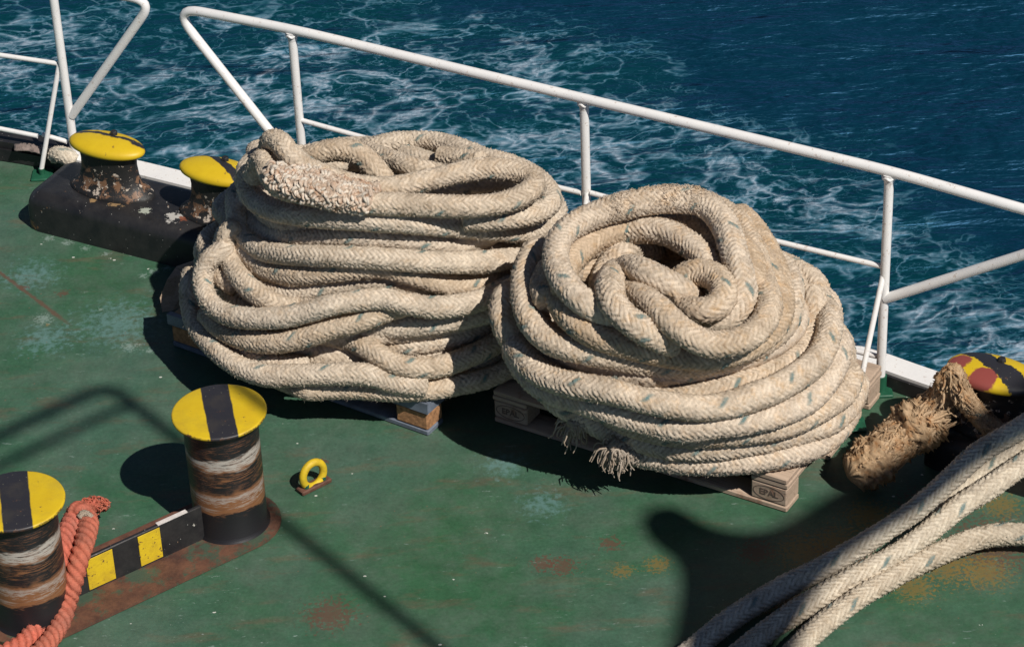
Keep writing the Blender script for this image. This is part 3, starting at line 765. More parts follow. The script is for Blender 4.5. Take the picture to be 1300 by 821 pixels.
def shag(acc, line, r, count, lmin, lmax, fr=.0045, out=1.0, along=1.0):
    T = np.gradient(line, axis=0); T /= np.linalg.norm(T, axis=1)[:, None]
    for _ in range(count):
        i = random.randrange(1, len(line)-1); t = T[i]
        rr_ = r(i/(len(line)-1)) if callable(r) else r
        q = rng.normal(0, 1, 3); q -= t*(q@t); q /= np.linalg.norm(q)
        if q[2] < -.3: q[2] *= -1
        p = line[i] + q*rr_*.9
        L = random.uniform(lmin, lmax); sgn = random.choice((-1, 1))
        if i*np.linalg.norm(line[1]-line[0]) < L*1.3: sgn = 1
        if (len(line)-1-i)*np.linalg.norm(line[1]-line[0]) < L*1.3: sgn = -1
        side = np.cross(t, q)*random.uniform(-1, 1)*1.0
        d = t*sgn*along + side
        d /= np.linalg.norm(d)
        pts = [p, p + d*L*.4 + q*L*.22*out, p + d*L*.75 + q*L*.20*out + rng.normal(0, L*.06, 3), p + d*L - np.array([0, 0, .06*L]) + rng.normal(0, L*.08, 3)]
        pts = spline(np.array(pts), L/5)
        rad = np.linspace(1.1, .55, len(pts))*fr
        acc.fibre(pts, rad, 5)
acc = RopeAcc()
line = spline(np.array([un(x, y, z) for x, y, z in ((349,222,.96),(364,234,.955),(385,240,.95),(410,245,.945),(440,251,.93),(470,256,.92))]), .01)
acc.rope(line, D1*.56, hair=4000, amp=.16, fuzz=.004, pitch=.03, tr_every=30)
tucks(acc, line, D1*.54); shag(acc, line, D1*.55, 70, .012, .03, .0035)
line2 = spline(np.array([un(x, y, z) for x, y, z in ((376,222,.955),(400,228,.95),(425,236,.94),(450,243,.93),(480,247,.92))]), .01)
acc.rope(line2, D1*.5, hair=4000, amp=.16, fuzz=.004, pitch=.03, tr_every=30)
tucks(acc, line2[:14], D1*.48, .013); shag(acc, line2, D1*.5, 40, .012, .03, .003)
acc.build('spliced_section', M['splice'], coil1)
offset_children(coil1)

# ================================================================== COIL TWO
B2 = Body([(.20, 690, 1080, 586, .48), (.30, 672, 1082, 566, .49), (.40, 655, 1076, 542, .49), (.50, 643, 1064, 514, .48), (.60, 640, 1042, 482, .47), (.70, 655, 1012, 452, .43), (.80, 690, 980, 427, .38), (.90, 708, 950, 412, .36)], 0.0)
D2 = .103
L2 = [
 ([(800,572),(830,578),(860,584),(888,586),(927,586),(965,583),(1004,576),(1033,566),(1060,548),(1078,520)], -.15, False),
 ([(700,500),(717,515),(745,529),(765,541),(803,555),(850,567),(908,568),(946,562),(985,555),(1023,546),(1052,536),(1070,522),(1082,506),(1086,488)], .0, True),
 ([(880,552),(940,548),(985,543),(1023,530),(1052,514),(1071,499),(1079,480)], -.1, True),
 ([(655,448),(668,470),(688,490),(707,500),(736,508),(765,518),(795,528),(822,535),(860,544),(888,543),(927,538),(965,532),(997,522),(1025,507),(1045,487),(1060,462),(1066,437)], .1, True),
 ([(655,440),(675,466),(705,483),(735,490),(765,495),(794,502),(822,509),(850,514),(888,518),(927,513),(965,501),(994,488),(1023,470),(1042,450),(1052,425),(1053,402)], .0, True),
 ([(838,509),(866,505),(898,499),(946,487),(975,476),(1004,461),(1023,441),(1035,418),(1036,395),(1030,372)], -.30, False),
 ([(641,378,.62),(638,400,.60),(646,424,.58),(665,443,.57),(697,456,.56),(736,463,.55),(774,471,.55),(813,480,.54),(850,484,.53),(888,477,.53),(927,466,.53),(965,451,.54),(994,434,.55),(1011,412,.56),(1017,389,.57),(1012,368,.58),(1002,350,.59)], .25, True),
 ([(679,318,.79),(669,338,.76),(666,360,.73),(667,382,.70),(673,404,.68),(688,424,.66),(711,438,.65),(745,447,.64),(784,454,.63),(822,460,.62),(860,463,.61),(900,458,.61),(940,447,.61),(970,434,.61),(995,412,.62),(1003,388,.63),(998,362,.64),(988,342,.65)], .0, True),
 ([(697,345,.80),(704,368,.79),(716,394,.77),(738,415,.75),(765,429,.73),(794,437,.71),(832,446,.70),(871,453,.69),(908,452,.69),(940,443,.69),(968,428,.69),(985,408,.70),(991,385,.71),(989,366,.72),(983,342,.73),(973,317,.74),(958,294,.75),(940,276,.76)], .1, True),
]
T2 = [
 ([(800,282,.78),(825,276,.80),(850,277,.81),(880,288,.81),(902,308,.81),(914,330,.80),(922,352,.79),(925,375,.78)], 0, False),
 ([(735,350,.72),(750,338,.74),(768,328,.75),(790,322,.76)], 0, False),
 ([(722,352,.76),(726,334,.80),(738,319,.82),(758,307,.84),(784,298,.86),(813,292,.87),(840,294,.87),(861,302,.86),(880,314,.84),(896,330,.83),(908,347,.82),(920,362,.82),(930,382,.81),(923,403,.81),(908,416,.80),(880,418,.79)], 0, False),
 ([(830,322,.76),(819,314,.78),(803,314,.80),(789,320,.82),(776,334,.83),(768,350,.82),(765,368,.80),(772,385,.78)], 0, False),
 ([(795,350,.80),(784,346,.86),(776,353,.89),(774,366,.90),(777,382,.89),(790,399,.87),(809,414,.85),(834,428,.82),(855,436,.76)], 0, False),
 ([(905,262,.80),(922,272,.80),(938,286,.79),(950,308,.79),(960,333,.78),(968,358,.78),(974,376,.78),(976,392,.77),(970,408,.77),(955,424,.77),(927,435,.77),(898,436,.78),(874,425,.80),(851,408,.82),(834,391,.84),(815,378,.85),(800,371,.84),(790,372,.78)], 0, False),
 ([(796,350,.82),(797,340,.88),(808,341,.91),(821,347,.92),(842,357,.92),(858,366,.92),(875,378,.90),(880,392,.84)], 0, False),
 ([(832,372,.80),(846,388,.81),(862,400,.81),(880,408,.81),(903,410,.81),(922,405,.82),(938,391,.83),(944,373,.85),(940,349,.87),(933,325,.89),(927,303,.90),(919,284,.91),(905,267,.92),(888,257,.93),(864,254,.93),(840,254,.93),(812,258,.92),(786,264,.92),(762,271,.91),(738,281,.90),(718,294,.89),(707,312,.88),(706,333,.87),(714,354,.86),(728,372,.85),(746,386,.84),(768,397,.82),(790,406,.78)], 0, False),
 ([(858,384,.84),(858,368,.86),(866,355,.87),(882,347,.87),(900,348,.87),(914,357,.86),(919,371,.86),(914,385,.85),(900,393,.85),(882,394,.85),(866,388,.84),(850,380,.83)], 0, False),
]
S2 = make_strands(B2, L2 + T2, D2, len(L2))
relax(S2, D2, it=90, eff=.80, force=False)
coil2 = empty('rope_coil', tuple(B2.lv[0, 1:3])+(.144,))
tag(coil2, 'right coil, slanted mound of tan rope with a small ring in its open top', 'rope coil', 'thick mooring ropes coiled on pallets')
def back_arcs(body, zs, ins):
    out = []
    for z in zs:
        cx, cy, a, b = body.at(z); t = np.linspace(radians(-15), radians(195), 36); aa, bb = a-ins, b-ins
        x = aa*np.cos(t); y = bb*np.sin(t); cp, sp = cos(body.phi), sin(body.phi)
        out.append(np.stack([cx+x*cp-y*sp, cy+x*sp+y*cp, z+.01*np.sin(4*t)], -1))
    return out
acc = RopeAcc()
for L in back_arcs(B2, (.66, .74, .81), .06): acc.rope(L, D2/2, hair=300)
build_coil(S2, D2, acc, fillers(B2, D2, (.115, .22), .22, .62, .085), 3200)
arch = spline(np.array([un(*q) for q in ((762,271,.91),(786,264,.92),(812,258,.92),(840,254,.93),(864,254,.93),(888,257,.93),(905,267,.92))]), .01)
shag(acc, arch, D2*.52, 900, .010, .026, .0010, 1.3, .5)
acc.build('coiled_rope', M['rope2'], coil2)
acc = RopeAcc()
for (a, b, cnt, L0, L1_) in (((800,572,.22), (776,568,.24), 200, .03, .065), ((742,528,.30), (724,538,.28), 110, .03, .06)):
    p0, p1 = un(*a), un(*b); d = p1-p0
    acc.rope(spline(np.array([p0-d*.4, p0, p0+d*.5, p1]), .01), D2*.42, hair=3000, amp=.2, fuzz=.004)
    for _ in range(cnt):
        q = rng.normal(0, 1, 3); q /= np.linalg.norm(q)
        p = p0 + d*random.uniform(.2, 1.0) + q*D2*.38*random.random()
        dirv = d/np.linalg.norm(d)*.4 + q*.9 + np.array([0, 0, -.35]); L = random.uniform(L0, L1_)
        pts = [p, p+dirv*L*.4, p+dirv*L*.6+np.array([0, 0, -.4*L]), p+dirv*L*.65+np.array([0, 0, -.75*L])+rng.normal(0, .008, 3)]
        pts = np.array(pts); pts[:, 2] = np.maximum(pts[:, 2], .012)
        pts = spline(pts, L/5); acc.fibre(pts, np.linspace(1, .5, len(pts))*.0042, 5)
acc.build('frayed_end', M['frayend'], coil2)
offset_children(coil2)

# ================================================================== PALLETS
def vec_axes(p_near, p_left):
    e = (p_near-p_left)[:2]; e /= np.hypot(*e); ex = np.array([e[0], e[1], 0]); ey = np.array([-e[1], e[0], 0]); return ex, ey
def text_mesh(txt, size, mat, name, parent, mtx):
    cu = bpy.data.curves.new(name, 'FONT'); cu.body = txt; cu.size = size; cu.align_x = 'CENTER'; cu.align_y = 'CENTER'; cu.extrude = .0006; cu.offset = .0006
    to = bpy.data.objects.new(name, cu); COL.objects.link(to); dg = bpy.context.evaluated_depsgraph_get(); dg.update()
    me = bpy.data.meshes.new_from_object(to.evaluated_get(dg)); bpy.data.objects.remove(to)
    me.materials.clear(); me.materials.append(mat)
    o = bpy.data.objects.new(name, me); link(o, parent); o.matrix_local = mtx; return o
def pallet(name, near, left, label, wood, block_mat, steel=False, stamps=()):
    ex, ey = vec_axes(near, left); ez = np.array([0, 0, 1.]); ang = atan2(ex[1], ex[0])
    c = near - ex*.6 + ey*.4
    root = empty(name, (c[0], c[1], 0), ang); tag(root, label, 'pallet', 'pallets under the rope coils')
    # local coordinates: x along the 1.2 m side, y depth
    def bx(nm, cc, size, mat, bev=.004):
        mb = MB(); mb.box((0, 0, 0), size, None, bev); o = mb.build(nm, mat, root, sharp=40); o.location = cc
        o.rotation_euler = (rng.normal(0, .002), rng.normal(0, .002), rng.normal(0, .004)); return o
    for k, (y, wd) in enumerate(((-.328, .145), (-.162, .10), (0, .145), (.162, .10), (.328, .145))):
        bx('deck_board', (0, y, .133), (1.2, wd, .022), wood)
    for x in (-.53, 0, .53): bx('cross_board', (x, 0, .111), (.145, .8, .021), wood)
    for y in (-.35, 0, .35): bx('bottom_board', (0, y, .012), (1.2, .10, .022), M['steel'] if steel and y < 0 else wood)
    blocks = []
    for x in (-.528, 0, .528):
        for y in (-.35, 0, .35): blocks.append(bx('block', (x, y, .062), (.142, .098, .076), block_mat, .006))
    if steel:
        mb = MB(); mb.box((0, -.404, .128), (1.216, .006, .046)); mb.box((0, -.392, .1475), (1.216, .020, .005))
        mb.box((.604, .0, .128), (.006, .80, .046)); mb.box((.594, 0, .1470), (.020, .78, .005))
        mb.build('steel_edge', M['steel'], root, sharp=20)
    for bi in stamps:
        b = blocks[bi]
        front = Matrix.Rotation(radians(90), 4, 'X')
        t = text_mesh('EPAL', .034, M['ink'], 'stamp_lettering', b, Matrix.Translation((0, -.0497, 0)) @ front)
        mb = MB(); t_ = np.linspace(0, 2*pi, 49)
        mb.tube(np.stack([.060*np.cos(t_), np.full(49, -.0490), .028*np.sin(t_)], -1), .0016, 6, caps=False)
        mb.build('stamp_oval', M['ink'], b)
    return root
pallet('wooden_pallet', un(544, 554), un(222, 440), 'metal edged wooden pallet with a rusty block under the left rope coil', M['wood1'], M['rustwood'], True)
pallet('wooden_pallet', un(999, 651), un(620, 533), 'weathered grey wooden pallet with stamped corner blocks under the right rope coil', M['wood2'], M['wood2'], False, stamps=(0, 6))

# ================================================================== GUARD RAILS
def base_at(x, y): return un(x, y, 0.0)
P1, P2, P3 = base_at(393, 300), base_at(748, 395), base_at(1117, 497)
PL = base_at(98, 216)
rdir = (P3-P1); rdir /= np.linalg.norm(rdir)
def on_line(x, P, dirv):
    """point on the vertical plane through P along dirv whose view column is x (deck level)"""
    best = None
    for t in np.linspace(-3, 3, 3001):
        q = pr(P+dirv*t); e = abs(q[0]-x)
        if best is None or e < best[0]: best = (e, P+dirv*t)
    return best[1]
RT = .0195; RM = .0105; HT = .955
def bend(pts, rad=.12):
    """polyline with rounded corners"""
    out = [np.asarray(pts[0])]
    for a, b, c in zip(pts[:-2], pts[1:-1], pts[2:]):
        a, b, c = map(np.asarray, (a, b, c)); u = (a-b)/np.linalg.norm(a-b); v = (c-b)/np.linalg.norm(c-b)
        s_, e_ = b+u*rad, b+v*rad
        for t in np.linspace(0, 1, 9): out.append((1-t)**2*s_+2*t*(1-t)*b+t*t*e_)
    out.append(np.asarray(pts[-1])); return np.array(out)
Z = lambda z: np.array([0, 0, z])
def plane_hit(x, y, P, dirv):
    """ray with the vertical plane through P containing dirv"""
    nrm = np.array([-dirv[1], dirv[0], 0]); d = ray(x, y); t = ((P-CAM)@nrm)/(d@nrm); return CAM+d*t
def foot(o_name, p, root, mat=None, h=.075, r=.024):
    mb = MB(); mb.tube([p, p+Z(h)], r, 16); mb.box(p+Z(.006), (.09, .09, .012), None, .003); mb.build(o_name, mat or M['green'], root)
rail = empty('guard_rail', P2); tag(rail, 'long white tubular guard rail running behind both rope coils, looped at its end', 'railing', 'white guard rails at the deck edge')
loopend = plane_hit(228, 30, P1, rdir)
topA = plane_hit(236, 14, P1, rdir); cornerL = np.array([topA[0], topA[1], HT]); cornerL = plane_hit(217, 8, P1, rdir)
lowL = plane_hit(388, 224, P1, rdir)
Rdir = rdir
# the rail bends slightly after the last post, following the deck edge
q1300 = plane_hit(1300, 265, P3, rdir)
farT = plane_hit(1395, 293, P3, rdir); lowR = plane_hit(1124, 379, P3, rdir)
mb = MB(); mb.tube(bend([lowL, cornerL, P1+Z(HT), P3+Z(HT), farT, lowR], .15), RT, 18); mb.build('top_rail', M['white'], rail)
for P in (P1, P2, P3):
    mb = MB(); mb.tube([P+Z(.07), P+Z(HT-.01)], .0175, 16); mb.tube([P+Z(HT-.05), P+Z(HT-.012)], [.0175, .024], 16); mb.build('post', M['white'], rail)
    foot('post_foot', P, rail)
mb = MB()
mz = (P1 + Z((300-155)/.835/325)); 
def mid(x0, y0, x1, y1, r=RM, nm='mid_rail'):
    mb = MB(); a = plane_hit(x0, y0, P1, rdir); b = plane_hit(x1, y1, P1, rdir); n_ = 12
    pts = [a+(b-a)*t + Z(-.008*sin(pi*t)) for t in np.linspace(0, 1, n_)]; mb.tube(pts, r, 12); mb.build(nm, M['white'], rail)
mid(383, 153, 738, 245); mid(750, 245, 1120, 338)
mid(390, 255, 745, 352); mid(750, 354, 1113, 452, nm='lower_rail')
SF = un(1083, 541)
mb = MB(); mb.tube([plane_hit(1122, 345, P3, rdir), SF+Z(.05)], .0105, 12); mb.build('stay', M['white'], rail)
foot('stay_foot', SF, rail, h=.07, r=.016)
SF2 = un(726, 436)
mb = MB(); mb.tube([plane_hit(745, 245, P3, rdir), SF2+Z(.05)], .0105, 12); mb.build('stay', M['white'], rail)
for P in (P1, P2, P3):
    mb = MB(); t_ = np.linspace(0, 2*pi, 25)
    mb.tube(np.stack([P[0]+.0215*np.cos(t_), P[1]+.0215*np.sin(t_), HT-.024+.004*np.sin(5*t_)], -1), .0055, 8, caps=False); mb.build('weld_bead', M['white'], rail)
offset_children(rail)
# left rail
ld = (un(98, 216)-un(-150, 178)); ld /= np.linalg.norm(ld)
rail2 = empty('guard_rail', PL); tag(rail2, 'short white guard rail ending in a bent loop at the far left', 'railing', 'white guard rails at the deck edge')
PLL = PL - ld*1.15
crn = plane_hit(194, 2, PL, ld); lowp = plane_hit(91, 147, PL, ld)
topl = plane_hit(64, -22, PL, ld)
mb = MB(); mb.tube(bend([lowp, crn, topl, PLL+Z(topl[2])], .10), RT, 18); mb.build('top_rail', M['white'], rail2)
for P in (PL, PLL):
    mb = MB(); mb.tube([P+Z(.02), P+Z(topl[2]-.01)], .0185, 16); mb.build('post', M['white'], rail2)
def midl(x0, y0, x1, y1):
    a = plane_hit(x0, y0, PL, ld); b = plane_hit(x1, y1, PL, ld); mb = MB(); mb.tube([a, b], RM, 12); mb.build('mid_rail', M['white'], rail2)
midl(-250, 33, 73, 81); midl(-250, 114, 48, 173); midl(54, 171, 85, 180)
mb = MB(); sfl = un(54, 224); mb.tube([plane_hit(75, 82, PL, ld), sfl+Z(.035)], .0105, 12); mb.build('stay', M['white'], rail2)
foot('stay_foot', sfl, rail2, h=.04, r=.013)
offset_children(rail2)

# ================================================================== MUSHROOM BOLLARDS
def mushroom(root, c, z0, rz, cap_mat, R=.176, H=.27, dscale=.51):
    prof = [(R*1.12, 0), (R*1.12, .012), (R*1.06, .022), (R*.95, .034), (R*.84, .055), (R*.77, .09), (R*.74, .14), (R*.76, .175), (R*.84, .198)]
    mb = MB(); mb.lathe(prof, n=72, sy=dscale); b = mb.build('bollard_post', M['mbody'], root, sharp=50)
    b.matrix_local = Matrix.Translation((c[0], c[1], z0)) @ Matrix.Rotation(rz, 4, 'Z')
    cp = [(R*.80, .0), (R*.93, .004), (R*.985, .009), (R, .017), (R*.985, .026), (R*.93, .034), (R*.80, .041), (R*.6, .047), (R*.35, .052), (R*.1, .054), (.001, .0542)]
    mb = MB(); mb.lathe(cp, n=72, sy=dscale); cpo = mb.build('cap', cap_mat, b, sharp=60); cpo.location = (0, 0, .192)
    mb = MB(); mb.lathe([(.016, 0), (.016, .012), (.012, .018), (.001, .018)], n=6); kn = mb.build('cap_bolt', M['black'], cpo); kn.location = (R*.05, R*.25, .048)
    return b
A0, A1 = un(36, 291), un(215, 337); pax = (A1-A0); pax[2] = 0; pax /= np.linalg.norm(pax); pay = np.array([-pax[1], pax[0], 0]); pang = atan2(pax[1], pax[0])
def plinth(root, c, L, W, Hh):
    """rounded box, local axes"""
    prof = []; r = .055
    mb = MB(); secs = []
    for ex_, inset in ((-L/2, .05), (-L/2+.012, .022), (-L/2+.05, 0.0), (L/2-.05, 0.0), (L/2-.012, .022), (L/2, .05)):
        ring = [(-W/2+inset*.4, 0)]
        for a in np.linspace(pi, pi/2, 6): ring.append((-W/2+r+inset*.4+r*cos(a), Hh-r+r*sin(a)-inset*.6))
        for a in np.linspace(pi/2, 0, 6): ring.append((W/2-r-inset*.4+r*cos(a), Hh-r+r*sin(a)-inset*.6))
        ring.append((W/2-inset*.4, 0)); secs.append([(ex_, y, z) for y, z in ring])
    n_ = len(secs[0]); vs = sum(secs, [])
    fs = [(k*n_+i, k*n_+i+1, (k+1)*n_+i+1, (k+1)*n_+i) for k in range(5) for i in range(n_-1)] + [tuple(range(n_-1, -1, -1)), tuple(range(5*n_, 6*n_))]
    mb.add(vs, fs); return mb.build('plinth', M['black'], root, sharp=45)
PW = .34; PLn = 1.02; PH = .175
pc = A0 + pax*PLn/2 + pay*PW/2
mr = empty('mushroom_bollards', (pc[0], pc[1], 0), pang); tag(mr, 'pair of yellow capped mushroom bollards on one black plinth by the left rail', 'bollard')
plinth(mr, pc, PLn, PW, PH)
def loc_of(p):
    d = p-pc; return (float(d@pax), float(d@pay))
m1 = un(143, 240, .175); m2 = un(283, 274, .175)
mushroom(mr, loc_of(m1), PH-.004, 0, M['mcap1']); mushroom(mr, loc_of(m2), PH-.004, 0, M['mcap2'])
# third one, at the right edge
m3 = un(1262, 474, .36); m3[2] = 0
ang3 = pang + radians(-4)
mr3 = empty('mushroom_bollard', (m3[0], m3[1], 0), ang3); tag(mr3, 'mushroom bollard at the right edge with worn red, yellow and black cap', 'bollard')
def caploc(px_, py_):
    d = un(px_, py_, .385)-m3; return (float(d[0]*cos(ang3)+d[1]*sin(ang3)), float(-d[0]*sin(ang3)+d[1]*cos(ang3)))
pA, pB = caploc(1215, 457), caploc(1247, 479); sA, sB = caploc(1243, 449), caploc(1298, 488)
sdv = np.array(sB)-np.array(sA); rr_ = atan2(sdv[1], sdv[0])+pi/2; mid_ = (np.array(sA)+np.array(sB))/2
M['mcap3'] = mat_cap('mushroom_cap_red', .036, patch=[(*pA, .046), (*pB, .052)], stripe_pos=float(mid_@np.array([cos(rr_), sin(rr_)])), wob=.035, rot=rr_)
pl3 = plinth(mr3, None, 1.05, PW, .15); pl3.location = (.34, 0, 0)
mushroom(mr3, (0, 0), .146, 0, M['mcap3'], R=.176, H=.3, dscale=.60); 
mushroom(mr3, (.62, 0), .146, 0, M['mcap3'], R=.176, H=.3, dscale=.60)

# ================================================================== PAINTED DOUBLE BOLLARD (front left)
b1 = un(294, 665); b2 = un(20, 638, .48); b2[2] = 0
HB = .48
bd = (b1-b2); bd /= np.linalg.norm(bd); bn = np.array([-bd[1], bd[0], 0]); bang = atan2(bd[1], bd[0])
br = empty('double_bollard', tuple((b1+b2)/2), bang); tag(br, 'pair of worn cylindrical bollards with yellow and black striped tops at lower left', 'bollard')
Lb = np.linalg.norm(b1-b2)
def post(x):
    mb = MB(); mb.lathe([(.142, 0), (.136, .010), (.130, .020), (.130, .12), (.131, .3), (.1305, HB-.012)], n=72); o = mb.build('bollard_post', M['bbody'], br, sharp=50); o.location = (x, 0, .012)
    mb = MB(); mb.lathe([(.155, -.003), (.164, 0), (.1655, .006), (.164, .0105), (.158, .012), (.08, .0125), (.001, .0128)], n=80); cp = mb.build('cap', M['cap'], o, sharp=60)
    cp.location = (0, 0, HB-.012); cp.rotation_euler = (0, 0, radians(10)-bang)
post(-Lb/2); post(Lb/2)
def bx_(px_):
    ctr = (b1+b2)/2
    return min(((abs(pr(ctr+bd*t+Z(.087)-bn*.03)[0]-px_), t) for t in np.linspace(-.4, .4, 401)))[1]
mb = MB(); t_ = np.linspace(-pi/2, pi/2, 14); RB = .178
poly = [(Lb/2+RB*cos(a), RB*sin(a)) for a in t_] + [(-Lb/2-RB*cos(a), -RB*sin(a)) for a in t_]
mb.prism(poly, .004, .016); mb.build('base_plate', M['rust_green'], br, sharp=30)
mb = MB(); mb.box((0, -.02, .085), (Lb-.25, .016, .145), None, .003); mb.build('link_beam', M['black'], br)
mb = MB(); mb.box((0, .055, .05), (Lb-.26, .13, .06), None, .02); mb.build('inner_web', M['rust'], br)
mb = MB(); mb.box((bx_(222), -.02, .1595), (.12, .0165, .004)); mb.build('worn_edge', M['paint_bare'], br)
for x, w_s in ((bx_(191), .088), (bx_(128), .105)):
    mb = MB(); mb.box((x, -.0295, .087), (w_s, .003, .128), None, .001); mb.build('yellow_stripe', M['stripe_y'], br)

# ================================================================== DECK EYE
pe = un(399, 618); ea = radians(38)
er = empty('deck_eye', tuple(pe), ea); tag(er, 'small yellow painted lashing eye standing on the green deck', 'deck eye')
mb = MB(); t_ = np.linspace(0, 2*pi, 41)
mb.tube(np.stack([.045*np.cos(t_), np.zeros(41), .057+.050*np.sin(t_)], -1), .0145, 12, caps=False); mb.build('ring', M['stripe_y'], er)
mb = MB(); mb.box((0, 0, .010), (.13, .045, .018), None, .004); mb.build('eye_foot', M['rust'], er)
mb = MB(); mb.box((-.037, 0, .022), (.02, .03, .03), None, .005); mb.build('weld_lug', M['green'], er)
mb = MB(); mb.box((.037, 0, .022), (.02, .03, .03), None, .005); mb.build('weld_lug', M['green'], er)

# ================================================================== RED ROPE
acc = RopeAcc()
def P_(lst): return spline(np.array([un(*q) for q in lst]), .01)
kw = dict(twisted=True, pitch=.030, amp=.30, fuzz=.0012, hair=500)
rr = empty('red_rope', un(80, 760)); tag(rr, 'faded red twisted rope with a frayed tail beside the lower left bollard', 'rope')
kw.pop('hair')
acc.rope(P_([(96,652,.20),(88,668,.21),(80,690,.21),(74,712,.19),(68,735,.14),(60,762,.08),(50,792,.035),(20,822,.035),(-30,842,.035)]), .030, hair=500, **kw)
acc.rope(P_([(104,650,.20),(112,662,.21),(108,685,.21),(101,708,.19),(94,735,.14),(86,762,.08),(74,796,.035),(40,836,.035),(-20,866,.035)]), .030, hair=500, **kw)
acc.rope(P_([(92,652,.22),(99,645,.24),(108,648,.23),(112,656,.20)]), .024, hair=500, **kw)
acc.build('laid_rope', M['redrope'], rr)
acc = RopeAcc()
tl = P_([(106,648,.20),(114,643,.17),(124,641,.13),(133,640,.10)])
acc.rope(tl, .022, hair=3000, amp=.25, fuzz=.003)
shag(acc, tl, .022, 150, .02, .055, .0025)
acc.build('frayed_tail', M['redrope'], rr)
acc = RopeAcc(); acc.rope(P_([(101,657,.235),(107,651,.245),(114,655,.235),(115,663,.215)]), .011, hair=1500)
acc.build('whipping', M['frayend'], rr)
offset_children(rr)

# ================================================================== MOORING ROPES (right)
def moor(pts, label, r=.0375, hair=1800):
    a = RopeAcc(); a.rope(P_(pts), r, hair=hair, pitch=.027, kcross=1.5, amp=.20, ncol=8, nper=7, twist=.35)
    o = a.build('mooring_rope', M['rope3'], None); tag(o, label, 'rope', 'mooring ropes running from the right bollard'); return o
moor([(1420,470,.40),(1360,505,.37),(1300,541,.32),(1245,573,.27),(1204,610,.23),(1163,646,.20),(1122,674,.16),(1082,699,.12),(1041,722,.09),(990,748,.055),(930,784,.05),(860,840,.05),(780,905,.05)], 'uppermost of three thick pale braided ropes fanning from the lower right corner')
moor([(1420,520,.30),(1360,552,.26),(1300,588,.22),(1261,615,.20),(1220,641,.17),(1188,667,.14),(1155,692,.11),(1122,712,.09),(1082,734,.07),(1040,758,.055),(980,796,.05),(920,845,.05),(850,905,.05)], 'middle one of three thick pale braided ropes, knotted lump near the right edge')
moor([(1420,700,.06),(1360,686,.07),(1300,678,.08),(1261,679,.08),(1229,687,.07),(1196,701,.06),(1163,716,.055),(1130,734,.05),(1090,758,.05),(1040,796,.05),(990,845,.05),(930,905,.05)], 'lowest of three thick pale braided ropes, curving over the rusty deck')
moor([(1430,500,.26),(1370,530,.24),(1310,558,.22),(1272,577,.20),(1240,600,.17),(1212,628,.13),(1195,650,.08)], 'short brownish length of rope between the two upper mooring ropes', r=.036)
# shaggy worn eye on the right bollard
fr = empty('frayed_rope', un(1130, 600)); tag(fr, 'shaggy brown frayed rope eye lying against the right mushroom bollard', 'rope')
acc = RopeAcc()
ln = P_([(1082,602,.09),(1096,594,.10),(1114,580,.12),(1135,563,.14),(1158,545,.17),(1178,530,.20),(1193,513,.25),(1201,496,.31),(1205,480,.37),(1208,468,.40)])
rfun = lambda t: np.interp(t, [0, .08, .2, .55, .75, 1.], [.050, .066, .078, .082, .052, .030])
Lr = rope_mesh(ln, .062, ds=.005, amp=.25, fuzz=.006, pitch=.04, tr_every=60)
acc.cur = .3
V, F, F3, cv, tcr, info = Lr
Pc, m_, n_ = info[0], len(info[0]), info[5].shape[1]
sc_ = np.array([rfun(i/(m_-1)) for i in range(m_)])/.062*(1+.13*np.sin(np.arange(m_)*.13)+.08*np.sin(np.arange(m_)*.37))
lumpn = rng.normal(0, 1, (m_//10+3, n_//5+1)); gi = np.linspace(0, lumpn.shape[0]-1.01, m_); gk = np.linspace(0, lumpn.shape[1]-1.01, n_)
ii, kk_ = gi.astype(int), gk.astype(int); fi, fk = (gi-ii)[:, None], (gk-kk_)[None, :]
ln_ = lumpn[ii][:, kk_]*(1-fi)*(1-fk)+lumpn[ii+1][:, kk_]*fi*(1-fk)+lumpn[ii][:, kk_+1]*(1-fi)*fk+lumpn[ii+1][:, kk_+1]*fi*fk
Vr = V[:m_*n_].reshape(m_, n_, 3); Vr = Pc[:, None]+(Vr-Pc[:, None])*(sc_[:, None]*(1+.13*ln_))[..., None]; V[:m_*n_] = Vr.reshape(-1, 3)
acc.add(V, F, F3, cv, tcr)
shag(acc, Pc, lambda t: rfun(t)*1.02, 480, .03, .11, .0070, .03, 2.6); shag(acc, Pc, lambda t: rfun(t)*1.04, 260, .02, .05, .0052, .10, .9)
shag(acc, Pc[:36], .050, 150, .015, .03, .0048, .25, .5)
shag(acc, Pc, lambda t: rfun(t)*1.0, 700, .02, .05, .0011, 1.2, .6)
acc.build('shaggy_leg', M['fray'], fr)
acc = RopeAcc()
ln = P_([(1208,468,.40),(1214,482,.38),(1222,500,.33),(1236,520,.27),(1256,541,.22),(1285,560,.18),(1330,580,.12)])
acc.rope(ln, .034, hair=3500, amp=.22, fuzz=.004)
shag(acc, ln, .034, 260, .03, .08, .0045, .1, 2.0)
shag(acc, ln, .034, 200, .02, .05, .0012, 1.0, .8)
acc.build('worn_leg', M['fray'], fr)
offset_children(fr)

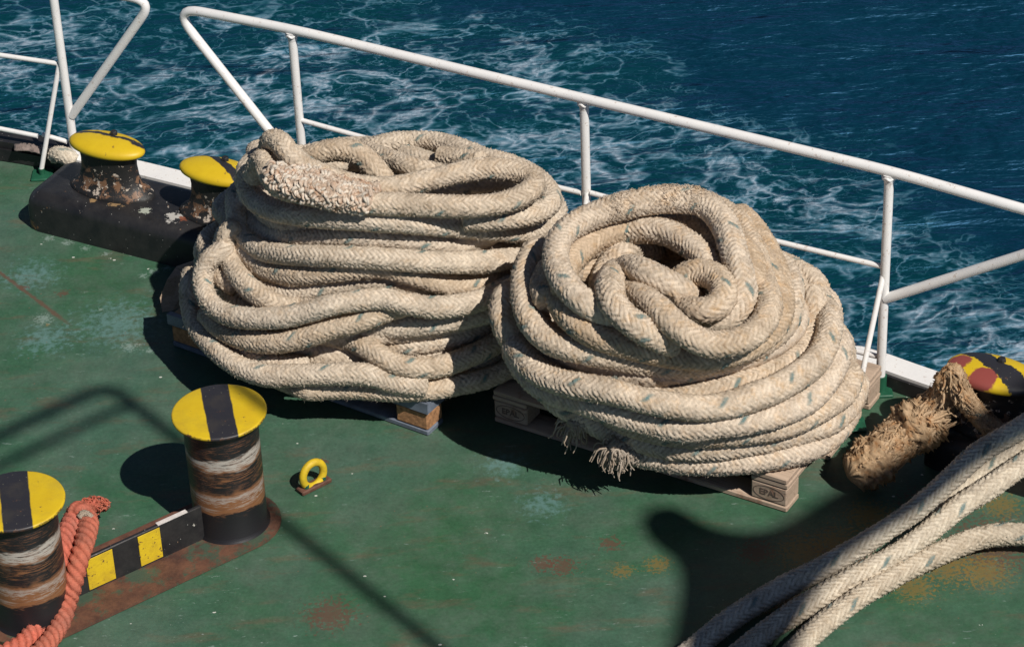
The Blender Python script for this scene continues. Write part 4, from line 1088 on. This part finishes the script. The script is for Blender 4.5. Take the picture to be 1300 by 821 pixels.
# ================================================================== SMALL THINGS
ck = un(205, 398); 
cr = empty('wooden_chock', tuple(un(222, 375)), radians(0)); tag(cr, 'worn brown wooden chock beside the black plinth left of the rope coil', 'chock')
mb = MB()
pa = [un(206,396,.015), un(203,378,.07), un(212,355,.13), un(224,338,.15), un(229,338,.15), un(237,362,.10), (un(231,373,.07)), un(219,394,.015)]
dv = np.array([.22, .13, -.0])
n_ = len(pa); mb.add([p for p in pa]+[p+dv for p in pa], [tuple(range(n_)), tuple(range(2*n_-1, n_-1, -1))]+[(i, n_+i, n_+(i+1) % n_, (i+1) % n_) for i in range(n_)])
mb.build('timber', M['wood2'], cr, sharp=25); offset_children(cr)
acc = RopeAcc(); acc.rope(P_([(70,197,.09),(76,196,.11),(85,199,.11),(93,205,.09)]), .035, hair=1500, ds=.005)
o = acc.build('rope_scrap', M['rope3'], None); tag(o, 'short white scrap of rope lying on the deck edge behind the left stay', 'rope')
mb = MB()
gx = []
for i in range(13):
    for j in range(6):
        p = un(18+i*3.2, 191+i*.45-j*1.6, .092); gx.append((p[0], p[1], .094+.03*abs(sin(i*.9+j*1.3))*sin(pi*i/12)*sin(pi*(j+.5)/6)))
mb.add(gx, [(i*6+j, (i+1)*6+j, (i+1)*6+j+1, i*6+j+1) for i in range(12) for j in range(5)])
o = mb.build('rag', M['rag'], None, sharp=60)
sm = o.modifiers.new('thick', 'SOLIDIFY'); sm.thickness = .008
tag(o, 'crumpled grey rag lying on the black kerb at far left', 'rag')

# ================================================================== UPPER DECK (behind and above the camera side, rail and an added slab cast the soft shadows)
HU = 6.3
def up(px_, py_, h=HU):
    g = un(px_, py_); return g + sd*(h/sd[2])
ur = empty('upper_deck_rail', up(0, 560)); tag(ur, 'white railing of the upper deck above the scene', 'railing')
mb = MB(); mb.tube(bend([up(-260, 690), up(0, 552), up(138, 488), up(235, 566), up(440, 728), up(640, 890)], .10), .026, 14); mb.build('hand_rail', M['white'], ur)
mb = MB(); mb.tube([up(-260, 715), up(0, 590), up(165, 512)], .02, 12); mb.build('mid_rail', M['white'], ur)
offset_children(ur)
mb = MB()  # unseen slab added above, outline drawn to throw the lower right shadow
ply = [(1400,432),(1300,490),(1172,566),(1102,606),(1055,630),(1000,664),(955,678),(905,670),(872,650),(845,643),(822,650),(815,668),(832,692),(858,712),(866,750),(850,900),(960,900),(1000,790),(1035,729),(1075,700),(1120,672),(1169,632),(1260,580),(1400,500)]
pts = [up(*q) for q in ply]
pp = np.array([p[:2] for p in pts]); q_ = np.vstack([pp, pp[:1]]); q_ = spline(np.c_[q_, np.zeros(len(q_))], .08)[:-1, :2]
mb.prism([tuple(p) for p in q_], HU-.02, HU+.02)
o = mb.build('shadow_slab', M['slab'], None, smooth=False); tag(o, 'canvas cover added out of view, cut to cast the lower right shadow', 'blocker')

print('verts', sum(len(o.data.vertices) for o in bpy.data.objects if o.type == 'MESH'))
